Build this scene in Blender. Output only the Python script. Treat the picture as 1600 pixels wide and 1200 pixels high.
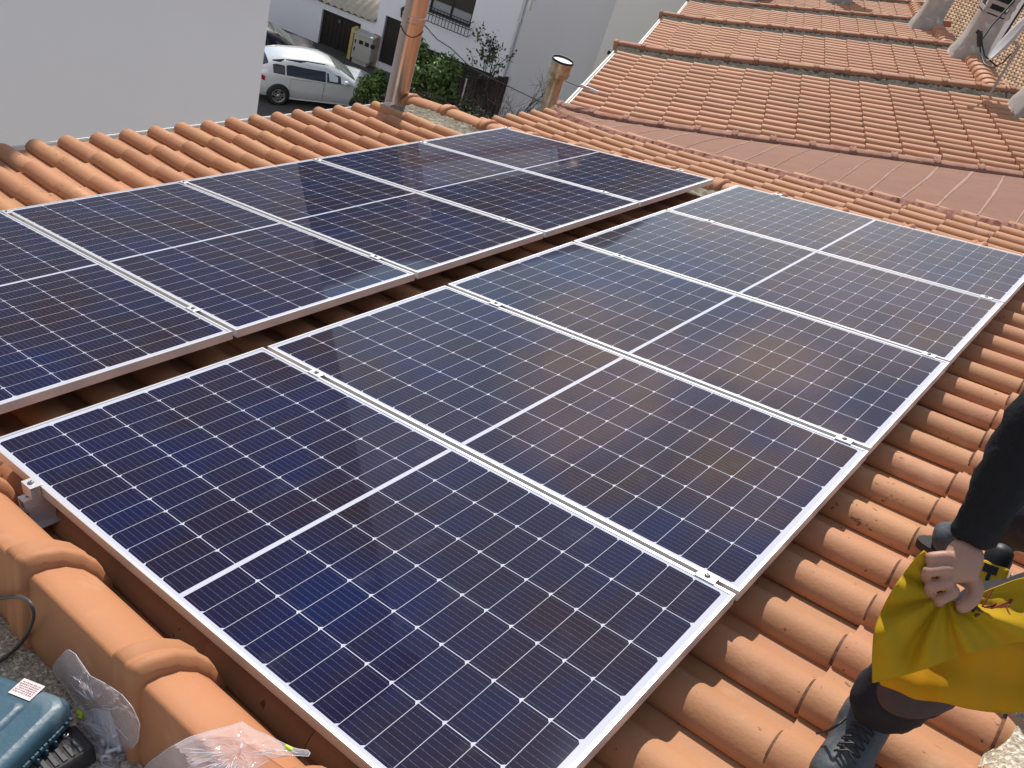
import bpy, math, random
import numpy as np
from mathutils import Vector, Matrix
random.seed(7); rng = np.random.default_rng(7)
R = math.radians
V = lambda *a: np.array(a, float)
scene = bpy.context.scene
for o in list(bpy.data.objects): bpy.data.objects.remove(o)
COL = scene.collection

# ------------------------------------------------------------------ camera
FPX = 1358.578
CW = V(2.1403, -0.8406, 2.2259)
RW = np.array([[0.7207, 0.6311, 0.2870], [0.5762, -0.3150, -0.7541], [-0.3856, 0.7088, -0.5907]])
_u, _s, _v = np.linalg.svd(RW); RW = _u @ _v
cam = bpy.data.cameras.new('camera'); co = bpy.data.objects.new('camera', cam); COL.objects.link(co)
cam.sensor_width = 36; cam.lens = FPX / 1600 * 36; cam.clip_start = .05; cam.clip_end = 500
m = Matrix.Identity(4)
for i in range(3):
    m[i][0] = RW[0][i]; m[i][1] = -RW[1][i]; m[i][2] = -RW[2][i]; m[i][3] = CW[i]
co.matrix_world = m; scene.camera = co

# ------------------------------------------------------------------ world, sun
_ks, _kt = .35, .70
SUN = V(-_ks * .9613 - .2756, _kt, -_ks * .2756 + .9613); SUN /= np.linalg.norm(SUN)
elev = math.asin(SUN[2]); azim = math.atan2(SUN[0], SUN[1])
w = bpy.data.worlds.new('World'); scene.world = w; w.use_nodes = True
nt = w.node_tree; bg = nt.nodes['Background']; bg.inputs[1].default_value = 0.108
sky = nt.nodes.new('ShaderNodeTexSky'); sky.sky_type = 'NISHITA'; sky.sun_disc = False
sky.sun_elevation = elev; sky.sun_rotation = azim; sky.air_density = 1.0; sky.dust_density = .4
tc = nt.nodes.new('ShaderNodeTexCoord')
mp = nt.nodes.new('ShaderNodeMapping'); mp.inputs['Scale'].default_value = (1.0, 1.0, 2.2)
nz = nt.nodes.new('ShaderNodeTexNoise'); nz.inputs['Scale'].default_value = 2.6; nz.inputs['Detail'].default_value = 7; nz.inputs['Roughness'].default_value = .6
cr = nt.nodes.new('ShaderNodeValToRGB'); cr.color_ramp.elements[0].position = .44; cr.color_ramp.elements[1].position = .62
mx = nt.nodes.new('ShaderNodeMix'); mx.data_type = 'RGBA'
mx.inputs[7].default_value = (5.6, 5.5, 5.5, 1)
nt.links.new(tc.outputs['Generated'], mp.inputs[0]); nt.links.new(mp.outputs[0], nz.inputs[0]); nt.links.new(nz.outputs[0], cr.inputs[0])
def wdir(az, el): az, el = R(az), R(el); return (math.sin(az) * math.cos(el), math.cos(az) * math.cos(el), math.sin(el))
def wblob(d, a0, a1):      # 1 inside a cone round direction d, fading from a1 to a0 degrees
    n = nt.nodes.new('ShaderNodeVectorMath'); n.operation = 'DOT_PRODUCT'; n.inputs[1].default_value = d; nt.links.new(tc.outputs['Generated'], n.inputs[0])
    q = nt.nodes.new('ShaderNodeMapRange'); q.interpolation_type = 'SMOOTHSTEP'; q.inputs[1].default_value = math.cos(R(a1)); q.inputs[2].default_value = math.cos(R(a0)); nt.links.new(n.outputs['Value'], q.inputs[0]); return q.outputs[0]
def wm(op, a, b):
    n = nt.nodes.new('ShaderNodeMath'); n.operation = op
    for i, x in enumerate((a, b)):
        if isinstance(x, float): n.inputs[i].default_value = x
        else: nt.links.new(x, n.inputs[i])
    return n.outputs[0]
clear = wm('SUBTRACT', 1., wblob(wdir(-40, 24), 30, 52))         # the clear stretch of sky round the sun
nt.links.new(wm('MULTIPLY', cr.outputs[0], clear), mx.inputs[0]); nt.links.new(sky.outputs[0], mx.inputs[6])
nz2 = nt.nodes.new('ShaderNodeTexNoise'); nz2.inputs['Scale'].default_value = 7; nz2.inputs['Detail'].default_value = 5; nt.links.new(mp.outputs[0], nz2.inputs[0])
cr2 = nt.nodes.new('ShaderNodeMapRange'); cr2.inputs[1].default_value = .36; cr2.inputs[2].default_value = .62; nt.links.new(nz2.outputs[0], cr2.inputs[0])
bl = wm('MAXIMUM', wm('MAXIMUM', wblob(wdir(-36, 19.), 0, 9), wblob(wdir(-26, 21.5), 0, 9)), wm('MAXIMUM', wm('MULTIPLY', wblob(wdir(-14, 13), 1, 13), .55), wm('MAXIMUM', wm('MULTIPLY', wblob(wdir(-24, 14), 1, 12), .4), wm('MULTIPLY', wblob(wdir(-52, 19), 1, 11), .28))))
mx2 = nt.nodes.new('ShaderNodeMix'); mx2.data_type = 'RGBA'; mx2.inputs[7].default_value = (19, 13.5, 8.0, 1)   # thin warm clouds under the sun
nt.links.new(wm('MULTIPLY', bl, wm('ADD', wm('MULTIPLY', cr2.outputs[0], .7), .3)), mx2.inputs[0]); nt.links.new(mx.outputs[2], mx2.inputs[6]); nt.links.new(mx2.outputs[2], bg.inputs[0])
sl = bpy.data.lights.new('sun', 'SUN'); sl.energy = 4.0; sl.angle = R(.5); sl.color = (1, .94, .86)
so = bpy.data.objects.new('sun', sl); COL.objects.link(so)
so.rotation_euler = Vector(SUN).to_track_quat('Z', 'Y').to_euler()
scene.view_settings.view_transform = 'Standard'; scene.view_settings.look = 'None'; scene.view_settings.gamma = 1
scene.view_settings.exposure = 0.3
scene.cycles.max_bounces = 8; scene.cycles.transparent_max_bounces = 24

# ------------------------------------------------------------------ frames of reference
a1 = R(16)
S1 = V(math.cos(a1), 0, math.sin(a1)); T1 = V(0, 1, 0); N1 = V(-math.sin(a1), 0, math.cos(a1))
def W(s, t, n): return s * S1 + t * T1 + n * N1
T2 = V(-math.sin(R(23.5)), math.cos(R(23.5)), 0)
S2 = V(T2[1] * math.cos(a1), -T2[0] * math.cos(a1), math.sin(a1)); N2 = np.cross(S2, T2)
SK2 = .09      # the courses of the far roofs run slightly askew to their eaves
def W2(s, t, n): return s * S2 + (t - SK2 * s) * T2 + n * N2
def ray(x, y): return RW.T @ V((x - 800) / FPX, (y - 600) / FPX, 1)
def atd(x, y, d): return CW + d * ray(x, y)                       # photo pixel at a depth -> world point
def atz(x, y, z): r = ray(x, y); return CW + r * (z - CW[2]) / r[2]
def onplane(x, y, p0, n): r = ray(x, y); return CW + r * (np.dot(p0 - CW, n) / np.dot(r, n))
def atn(x, y, n): return onplane(x, y, W(0, 0, n), N1)
def stn(P): return V(P @ S1, P @ T1, P @ N1)
ZG = -9.5

# ------------------------------------------------------------------ mesh builder
class MB:
    def __init__(self): self.v = []; self.f = []; self.s = []; self.m = []; self.r = []
    def add(self, vs, fs, smooth=False, mi=0, rnd=None):
        b = len(self.v); self.v += [tuple(map(float, p)) for p in vs]
        if rnd is None: rnd = random.random()
        self.r += [rnd] * len(vs)
        for f in fs: self.f.append(tuple(b + i for i in f)); self.s.append(smooth); self.m.append(mi)
    def hexa(self, p, mi=0):   # 8 points: bottom 4, top 4
        self.add(p, [(3, 2, 1, 0), (4, 5, 6, 7), (0, 1, 5, 4), (1, 2, 6, 5), (2, 3, 7, 6), (3, 0, 4, 7)], False, mi)
    def box(self, lo, hi, F=None, mi=0):
        F = F or (lambda a, b, c: V(a, b, c)); (a, b, c), (d, e, f) = lo, hi
        self.hexa([F(a, b, c), F(d, b, c), F(d, e, c), F(a, e, c), F(a, b, f), F(d, b, f), F(d, e, f), F(a, e, f)], mi)
    def obox(self, c, ax, ay, az, mi=0):
        c = V(*c); ax = V(*ax); ay = V(*ay); az = V(*az)
        self.hexa([c - ax - ay - az, c + ax - ay - az, c + ax + ay - az, c - ax + ay - az, c - ax - ay + az, c + ax - ay + az, c + ax + ay + az, c - ax + ay + az], mi)
    def tube(self, pts, rad, k=8, cap=True, mi=0):
        pts = [V(*p) for p in pts]; n = len(pts)
        if not hasattr(rad, '__len__'): rad = [rad] * n
        rings = []; up = None
        for i in range(n):
            d = pts[min(i + 1, n - 1)] - pts[max(i - 1, 0)]; d /= (np.linalg.norm(d) + 1e-12)
            if up is None:
                up = np.cross(d, V(0, 0, 1)); 
                if np.linalg.norm(up) < .1: up = np.cross(d, V(1, 0, 0))
            up = up - d * (up @ d); up /= (np.linalg.norm(up) + 1e-12); q = np.cross(d, up)
            rings += [pts[i] + rad[i] * (up * math.cos(2 * math.pi * j / k) + q * math.sin(2 * math.pi * j / k)) for j in range(k)]
        fs = [(i * k + j, i * k + (j + 1) % k, (i + 1) * k + (j + 1) % k, (i + 1) * k + j) for i in range(n - 1) for j in range(k)]
        self.add(rings, fs, True, mi)
        if cap:
            self.add(rings[:k][::-1] , [tuple(range(k))], False, mi); self.add(rings[-k:], [tuple(range(k))], False, mi)
    def grid(self, P, smooth=True, mi=0, closed=False):   # P[i][j]
        n = len(P); k = len(P[0])
        fs = [(i * k + j, i * k + (j + 1) % k, (i + 1) * k + (j + 1) % k, (i + 1) * k + j) for i in range(n - 1) for j in range(k if closed else k - 1)]
        self.add([p for row in P for p in row], fs, smooth, mi)
    def lathe(self, base, axis, prof, k=20, mi=0):   # prof: (height, radius)
        axis = V(*axis); axis /= np.linalg.norm(axis); u = np.cross(axis, V(1, .3, 0)); u /= np.linalg.norm(u); q = np.cross(axis, u)
        self.grid([[V(*base) + axis * h + r * (u * math.cos(2 * math.pi * j / k) + q * math.sin(2 * math.pi * j / k)) for j in range(k)] for h, r in prof], True, mi, True)
    def build(self, name, mat, parent=None, solid=0, bevel=0, sub=0, off=None):
        me = bpy.data.meshes.new(name); vs = np.array(self.v)
        loc = V(0, 0, 0)
        if off is not None: loc = V(*off)
        elif parent is not None: loc = V(*parent['_org'])
        elif len(vs):
            loc = V((vs[:, 0].min() + vs[:, 0].max()) / 2, (vs[:, 1].min() + vs[:, 1].max()) / 2, vs[:, 2].min())
        me.from_pydata([tuple(p) for p in (vs - loc)], [], self.f)
        me.polygons.foreach_set('use_smooth', self.s); me.polygons.foreach_set('material_index', self.m)
        at = me.attributes.new('rnd', 'FLOAT', 'POINT'); at.data.foreach_set('value', self.r)
        for mm in (mat if isinstance(mat, (list, tuple)) else [mat]): me.materials.append(mm)
        me.update()
        o = bpy.data.objects.new(name, me); COL.objects.link(o)
        if parent is not None:
            o.parent = parent
            if off is not None: o.location = loc - V(*parent['_org'])
        else: o.location = loc
        o['_org'] = list(loc)
        if sub:
            md = o.modifiers.new('sub', 'SUBSURF'); md.levels = md.render_levels = sub
        if solid:
            md = o.modifiers.new('sol', 'SOLIDIFY'); md.thickness = solid; md.offset = 0
        if bevel:
            md = o.modifiers.new('bev', 'BEVEL'); md.width = bevel; md.segments = 2; md.limit_method = 'ANGLE'
        return o
def thing(name, label, cat, loc, group=None):
    o = bpy.data.objects.new(name, None); COL.objects.link(o); o.location = loc; o['_org'] = [float(x) for x in loc]
    o.empty_display_size = .1
    return tag(o, label, cat, group)
def tag(o, label, cat=None, group=None):
    if label: o['label'] = label
    if cat: o['category'] = cat
    if group: o['group'] = group
    return o
def copy_tree(o, parent=None):
    c = o.copy(); COL.objects.link(c); c.parent = parent
    for ch in [x for x in bpy.data.objects if x.parent == o and x != c]: copy_tree(ch, c)
    return c

# ------------------------------------------------------------------ materials
def mat(name, col, rough=.6, metal=0, spec=.5, noise=0, nscale=8, col2=None, bump=0, bscale=60, rndv=0, coat=0, trans=0, ior=1.45, coords='Object', stain=None, speck=None):
    M = bpy.data.materials.new(name); M.use_nodes = True; t = M.node_tree; b = t.nodes['Principled BSDF']
    b.inputs['Base Color'].default_value = (*col, 1); b.inputs['Roughness'].default_value = rough; b.inputs['Metallic'].default_value = metal
    b.inputs['Specular IOR Level'].default_value = spec; b.inputs['Coat Weight'].default_value = coat; b.inputs['Transmission Weight'].default_value = trans; b.inputs['IOR'].default_value = ior
    N = t.nodes.new; L = t.links.new
    tcn = N('ShaderNodeTexCoord'); cur = None
    if noise or rndv or stain:
        rgb = N('ShaderNodeRGB'); rgb.outputs[0].default_value = (*col, 1); cur = rgb.outputs[0]
    if noise:
        n = N('ShaderNodeTexNoise'); n.inputs['Scale'].default_value = nscale; n.inputs['Detail'].default_value = 6; n.inputs['Roughness'].default_value = .65
        L(tcn.outputs[coords], n.inputs[0]); r = N('ShaderNodeMapRange'); r.inputs[1].default_value = .35; r.inputs[2].default_value = .65; L(n.outputs[0], r.inputs[0])
        r.inputs[4].default_value = noise
        x = N('ShaderNodeMix'); x.data_type = 'RGBA'; x.inputs[7].default_value = (*(col2 or tuple(c * .6 for c in col)), 1); L(r.outputs[0], x.inputs[0]); L(cur, x.inputs[6]); cur = x.outputs[2]
    if stain:   # (scale, threshold, colour, strength)
        n = N('ShaderNodeTexNoise'); n.inputs['Scale'].default_value = stain[0]; n.inputs['Detail'].default_value = 8; L(tcn.outputs[coords], n.inputs[0])
        r = N('ShaderNodeMapRange'); r.inputs[1].default_value = stain[1]; r.inputs[2].default_value = stain[1] + .08; r.inputs[4].default_value = stain[3]; L(n.outputs[0], r.inputs[0])
        x = N('ShaderNodeMix'); x.data_type = 'RGBA'; x.inputs[7].default_value = (*stain[2], 1); L(r.outputs[0], x.inputs[0]); L(cur, x.inputs[6]); cur = x.outputs[2]
    if speck:
        n = N('ShaderNodeTexNoise'); n.inputs['Scale'].default_value = speck[0]; n.inputs['Detail'].default_value = 3; L(tcn.outputs[coords], n.inputs[0])
        n2_ = N('ShaderNodeTexNoise'); n2_.inputs['Scale'].default_value = 2.3; L(tcn.outputs[coords], n2_.inputs[0]); ad = N('ShaderNodeMath'); ad.operation = 'MULTIPLY_ADD'; ad.inputs[1].default_value = .22; L(n2_.outputs[0], ad.inputs[0]); L(n.outputs[0], ad.inputs[2])
        r = N('ShaderNodeMapRange'); r.inputs[1].default_value = speck[1] + .11; r.inputs[2].default_value = speck[1] + .14; r.inputs[4].default_value = speck[3]; L(ad.outputs[0], r.inputs[0])
        x = N('ShaderNodeMix'); x.data_type = 'RGBA'; x.inputs[7].default_value = (*speck[2], 1); L(r.outputs[0], x.inputs[0]); L(cur, x.inputs[6]); cur = x.outputs[2]
    if rndv:
        at = N('ShaderNodeAttribute'); at.attribute_name = 'rnd'; h = N('ShaderNodeHueSaturation')
        r = N('ShaderNodeMapRange'); r.inputs[3].default_value = 1 - rndv; r.inputs[4].default_value = 1 + rndv; L(at.outputs['Fac'], r.inputs[0]); L(r.outputs[0], h.inputs['Value'])
        r2 = N('ShaderNodeMapRange'); r2.inputs[3].default_value = .5 - rndv * .04; r2.inputs[4].default_value = .5 + rndv * .05
        mm = N('ShaderNodeMath'); mm.operation = 'FRACT'; m2 = N('ShaderNodeMath'); m2.operation = 'MULTIPLY'; m2.inputs[1].default_value = 7.31; L(at.outputs['Fac'], m2.inputs[0]); L(m2.outputs[0], mm.inputs[0]); L(mm.outputs[0], r2.inputs[0]); L(r2.outputs[0], h.inputs['Hue'])
        L(cur, h.inputs['Color']); cur = h.outputs[0]
    if cur: L(cur, b.inputs['Base Color'])
    if bump:
        n = N('ShaderNodeTexNoise'); n.inputs['Scale'].default_value = bscale; n.inputs['Detail'].default_value = 5; L(tcn.outputs[coords], n.inputs[0])
        bp = N('ShaderNodeBump'); bp.inputs['Strength'].default_value = bump; bp.inputs['Distance'].default_value = .01; L(n.outputs[0], bp.inputs['Height']); L(bp.outputs[0], b.inputs['Normal'])
    return M
M = {}
M['tile'] = mat('terracotta', (.475, .235, .125), .62, spec=.22, noise=.35, nscale=5, col2=(.39, .178, .088), rndv=.08, bump=.12, bscale=90, stain=(3.5, .62, (.62, .38, .24), .5), speck=(38, .69, (.12, .06, .035), .75))
M['tile2'] = mat('terracotta_far', (.50, .255, .145), .65, spec=.3, noise=.5, nscale=1.2, col2=(.41, .195, .105), rndv=.10, stain=(2.5, .62, (.52, .34, .23), .6))
M['verge_far'] = mat('verge_tile_far', (.36, .17, .10), .7, spec=.25, noise=.6, nscale=3, col2=(.25, .11, .065), rndv=.1)
M['mortar_far'] = mat('mossy_mortar', (.14, .125, .10), .95, spec=.1, noise=.9, nscale=16, col2=(.06, .055, .045), bump=1, bscale=40)
M['tile3'] = mat('yellow_tile', (.50, .33, .20), .75, spec=.2, noise=.5, nscale=.6, col2=(.38, .2, .12), rndv=.25)
M['verge'] = mat('verge_tile', (.455, .205, .098), .6, spec=.25, noise=.4, nscale=3, col2=(.37, .165, .08), bump=.08, bscale=60, rndv=.04, stain=(5, .6, (.52, .30, .18), .5))
M['mortar'] = mat('mortar', (.26, .23, .185), .95, spec=.1, noise=.9, nscale=22, col2=(.09, .085, .06), bump=1, bscale=60, stain=(14, .55, (.36, .34, .28), .8))
M['concrete'] = mat('pebble_concrete', (.66, .58, .45), .95, spec=.1, noise=.9, nscale=110, col2=(.20, .17, .13), bump=1, bscale=110, stain=(70, .54, (.85, .80, .68), .9))
M['maroon'] = mat('maroon_membrane', (.245, .122, .082), .75, spec=.2, noise=.6, nscale=3, col2=(.19, .092, .062), bump=.15, bscale=12, stain=(6, .66, (.30, .18, .14), .5))
M['maroon_rough'] = mat('maroon_paint', (.33, .17, .125), .85, spec=.2, noise=.7, nscale=9, col2=(.17, .06, .04), bump=.6, bscale=30)
M['maroon_verge'] = mat('painted_verge', (.40, .225, .165), .85, spec=.2, noise=.9, nscale=7, col2=(.24, .11, .08), bump=.6, bscale=30)
M['wallw'] = mat('white_wall', (.86, .835, .82), .9, spec=.1, noise=.35, nscale=.5, col2=(.80, .785, .77), bump=.1, bscale=80)
M['wallb'] = mat('blue_white_wall', (.86, .87, .92), .9, spec=.1, noise=.3, nscale=.6, col2=(.80, .82, .88))
M['wallg'] = mat('grey_wall', (.66, .66, .67), .9, spec=.1, noise=.4, nscale=.3, col2=(.60, .60, .61))
M['wallc'] = mat('cream_wall', (.74, .73, .68), .9, spec=.1, noise=.3, nscale=.3, col2=(.68, .67, .62))
M['lap_shade'] = mat('painted_lap_shade', (.07, .032, .018), .95, noise=.9, nscale=40, col2=(.19, .09, .05))  # dark colour standing in for the shade along the tile laps
M['underlay'] = mat('underlay', (.09, .05, .035), .95)
M['alu'] = mat('aluminium', (.70, .70, .715), .38, metal=.55, spec=.5)
M['alu_dull'] = mat('aluminium_rail', (.66, .66, .68), .4, metal=.3)
M['bolt'] = mat('steel_bolt', (.32, .32, .33), .35, metal=.9)
M['gutter'] = mat('gutter', (.80, .77, .72), .5)
M['asphalt'] = mat('asphalt', (.085, .083, .080), .9, noise=.5, nscale=3, col2=(.06, .058, .055), bump=.4, bscale=60)
M['pavement'] = mat('pavement', (.30, .29, .275), .9, noise=.5, nscale=4)
M['steelpipe'] = mat('stainless', (.60, .49, .42), .3, metal=1, noise=.5, nscale=2, col2=(.5, .36, .27))
M['steelpipe2'] = mat('stainless_stained', (.60, .50, .36), .4, metal=.9, noise=.9, nscale=5, col2=(.30, .2, .10))
M['captop'] = mat('white_cap', (.85, .85, .84), .4)
M['black'] = mat('black_trim', (.015, .015, .017), .5)
M['darkwood'] = mat('dark_door', (.035, .028, .024), .6, noise=.9, nscale=14, col2=(.015, .012, .01))
M['glass_dark'] = mat('window_glass', (.02, .022, .026), .08, spec=.8)
M['iron'] = mat('iron', (.02, .02, .022), .5)
M['stone'] = mat('stone_plinth', (.30, .15, .09), .9, noise=.9, nscale=3.0, col2=(.45, .38, .32), bump=.5, bscale=10)
M['cabinet'] = mat('cabinet', (.50, .49, .44), .6, noise=.2, nscale=3)
M['yellowp'] = mat('yellow_post', (.55, .45, .15), .6)
M['corr'] = mat('fibre_cement', (.50, .46, .38), .9, noise=.6, nscale=3, col2=(.38, .34, .27))
M['brush'] = mat('brushwood', (.065, .045, .035), .95, noise=.9, nscale=6, col2=(.03, .02, .018), rndv=.3)
M['leaf'] = mat('leaf', (.085, .14, .035), .6, spec=.4, rndv=.55)
M['leafd'] = mat('leaf_dark', (.035, .05, .02), .6, spec=.3, rndv=.5)
M['twig'] = mat('twig', (.045, .034, .030), .9)
M['render_grey'] = mat('chimney_render', (.40, .37, .34), .9, noise=.8, nscale=3, col2=(.27, .25, .23), stain=(4, .6, (.6, .58, .55), .6))
M['dish'] = mat('dish_paint', (.45, .45, .46), .5)
M['white'] = mat('white_plastic', (.75, .75, .74), .5)

# solar cell laminate: all in metres in the panel's own coordinates
PL, PW, GAP = 2.0767, 1.038, .0212
def cells_mat():
    Mx = bpy.data.materials.new('solar_cells'); Mx.use_nodes = True; t = Mx.node_tree; b = t.nodes['Principled BSDF']; N = t.nodes.new; L = t.links.new
    def mth(op, a, b_=None, c=None):
        n = N('ShaderNodeMath'); n.operation = op
        for i, x in enumerate((a, b_, c)):
            if x is None: continue
            if hasattr(x, 'links') or isinstance(x, bpy.types.NodeSocket): L(x, n.inputs[i])
            else: n.inputs[i].default_value = x
        return n.outputs[0]
    tcn = N('ShaderNodeTexCoord'); sp = N('ShaderNodeSeparateXYZ'); L(tcn.outputs['Object'], sp.inputs[0])
    x, y = sp.outputs[0], sp.outputs[1]
    PU, PV = .1665, .0835
    u = mth('DIVIDE', mth('SUBTRACT', y, .0195), PU)
    xs = mth('MINIMUM', x, mth('SUBTRACT', PL, x))
    v = mth('DIVIDE', mth('SUBTRACT', xs, .0285), PV)
    fu = mth('FRACT', u); fv = mth('FRACT', v)
    eu = mth('MULTIPLY', mth('MINIMUM', fu, mth('SUBTRACT', 1., fu)), PU)
    ev1 = mth('MULTIPLY', fv, PV); ev2 = mth('MULTIPLY', mth('SUBTRACT', 1., fv), PV); ev = mth('MINIMUM', ev1, ev2)
    line = mth('MAXIMUM', mth('LESS_THAN', eu, .0011), mth('LESS_THAN', ev, .0008))
    cham = mth('LESS_THAN', mth('ADD', eu, ev1), .0098)
    out = mth('MAXIMUM', mth('MAXIMUM', mth('LESS_THAN', u, 0.), mth('GREATER_THAN', u, 6.)), mth('MAXIMUM', mth('LESS_THAN', v, 0.), mth('GREATER_THAN', v, 12.)))
    white = mth('MAXIMUM', mth('MAXIMUM', line, cham), out)
    f9 = mth('FRACT', mth('MULTIPLY', u, 9.)); d9 = mth('MULTIPLY', mth('ABSOLUTE', mth('SUBTRACT', f9, .5)), PU / 9)
    dots = mth('LESS_THAN', mth('FRACT', mth('MULTIPLY', fv, 6.)), .16)
    bus = mth('MULTIPLY', mth('LESS_THAN', d9, mth('ADD', .00045, mth('MULTIPLY', dots, .0005))), mth('GREATER_THAN', ev, .004))
    # the silicon: per-cell tint, slow variation of the anti-reflective coating
    wn = N('ShaderNodeTexWhiteNoise'); cx = N('ShaderNodeCombineXYZ'); oi = N('ShaderNodeObjectInfo')
    L(mth('FLOOR', u), cx.inputs[0]); L(mth('FLOOR', mth('DIVIDE', x, PV)), cx.inputs[1]); L(oi.outputs['Random'], cx.inputs[2]); L(cx.outputs[0], wn.inputs[0])
    pn = N('ShaderNodeTexNoise'); pn.inputs['Scale'].default_value = 2.2; pn.inputs['Detail'].default_value = 2
    va = N('ShaderNodeVectorMath'); va.operation = 'ADD'; L(tcn.outputs['Object'], va.inputs[0])
    cx2 = N('ShaderNodeCombineXYZ'); L(mth('MULTIPLY', oi.outputs['Random'], 37.), cx2.inputs[0]); L(cx2.outputs[0], va.inputs[1]); L(va.outputs[0], pn.inputs[0])
    fac = mth('ADD', mth('MULTIPLY', wn.outputs[0], .22), mth('MULTIPLY', mth('SUBTRACT', pn.outputs[0], .32), 2.2))
    cl = N('ShaderNodeMix'); cl.data_type = 'RGBA'; cl.inputs[6].default_value = (.0015, .0075, .052, 1); cl.inputs[7].default_value = (.0125, .0055, .0105, 1); L(fac, cl.inputs[0])
    c2 = N('ShaderNodeMix'); c2.data_type = 'RGBA'; c2.inputs[7].default_value = (.075, .08, .17, 1); L(bus, c2.inputs[0]); L(cl.outputs[2], c2.inputs[6])
    c3 = N('ShaderNodeMix'); c3.data_type = 'RGBA'; c3.inputs[7].default_value = (.50, .52, .61, 1); L(white, c3.inputs[0]); L(c2.outputs[2], c3.inputs[6])
    # dust wiped into streaks
    dn = N('ShaderNodeTexNoise'); dn.inputs['Scale'].default_value = 9; dn.inputs['Detail'].default_value = 8; L(va.outputs[0], dn.inputs[0])
    dm = N('ShaderNodeMapRange'); dm.inputs[1].default_value = .58; dm.inputs[2].default_value = .8; dm.inputs[4].default_value = .035; L(dn.outputs[0], dm.inputs[0])
    c4 = N('ShaderNodeMix'); c4.data_type = 'RGBA'; c4.inputs[7].default_value = (.4, .42, .45, 1); L(dm.outputs[0], c4.inputs[0]); L(c3.outputs[2], c4.inputs[6])
    L(c4.outputs[2], b.inputs['Base Color'])
    b.inputs['Roughness'].default_value = .6; b.inputs['Specular IOR Level'].default_value = .03
    b.inputs['Coat Weight'].default_value = .72; b.inputs['Coat Roughness'].default_value = .035; b.inputs['Coat IOR'].default_value = 1.33
    return Mx
M['cells'] = cells_mat()

# ------------------------------------------------------------------ roof tiles
PROF = [(0, -.047), (.003, -.039), (.011, -.027), (.023, -.0155), (.038, -.0065), (.054, -.0012), (.070, 0), (.090, -.003), (.108, -.010), (.126, -.022), (.142, -.037), (.154, -.049), (.165, -.057), (.178, -.0615), (.2, -.063), (.236, -.063), (.25, -.061)]
PROF_LO = [(0, -.045), (.012, -.025), (.04, -.004), (.07, 0), (.11, -.012), (.15, -.046), (.18, -.062), (.245, -.062)]
PITCH = .2305
def tiles(mb, F, rows, lips, nfun, prof=PROF, th=.012, jit=1.0, wscale=1.0, smooth=True, lift_=.019, shade_strip=True):
    """rows: ascending s of each course's lower end; lips: t of each column's lip edge; F(s,t,n) -> world"""
    for i, s0 in enumerate(rows):
        e = (rows[i + 1] - s0) if i + 1 < len(rows) else rows[i] - rows[i - 1]
        s1 = s0 + e + .05
        for t0 in lips:
            ds, dt, dn, rot = [random.gauss(0, k * jit) for k in (.004, .0022, .0012, .006)]
            top = []; bot = []
            n0, n1 = nfun(s0), nfun(s1)
            steps = (0, .03, .35, .7, 1)
            L_ = []
            for q in steps:
                s = s0 + ds + (s1 - s0) * q; n = n0 + (n1 - n0) * q + lift_ * (1 - q) + dn
                sag = -.002 * math.sin(math.pi * q)
                L_.append([F(s, t0 + dt + u * wscale + rot * (s - s0) * .5, n + z * wscale + sag) for u, z in prof])
            r = random.random()
            def addg(G, sm):
                k = len(G[0]); vs = [p for row in G for p in row]
                mb.add(vs, [(a * k + b, (a + 1) * k + b, (a + 1) * k + b + 1, a * k + b + 1) for a in range(len(G) - 1) for b in range(k - 1)], sm, 0, r)
            addg(L_, smooth)
            dnv = F(0, 0, -th) - F(0, 0, 0)
            if shade_strip and i > 0:      # dark strip that paints in the shade line at the raised tile end
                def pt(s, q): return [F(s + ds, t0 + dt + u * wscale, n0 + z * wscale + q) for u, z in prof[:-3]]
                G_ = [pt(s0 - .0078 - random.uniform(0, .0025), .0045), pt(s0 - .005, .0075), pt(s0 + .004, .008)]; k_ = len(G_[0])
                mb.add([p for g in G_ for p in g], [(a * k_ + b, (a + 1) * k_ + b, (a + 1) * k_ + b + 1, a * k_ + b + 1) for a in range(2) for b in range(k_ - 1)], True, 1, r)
            addg([[p + dnv for p in L_[0]], L_[0]], False)                        # lower end
            lip = [row[0] for row in L_]
            addg([[p + dnv, p] for p in lip][::-1], False)                          # lip edge
            inn = [p + dnv + (F(0, .03, .012) - F(0, 0, 0)) for p in lip]
            addg([[a, b] for a, b in zip(inn, [p + dnv for p in lip])][::-1], False)

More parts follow.
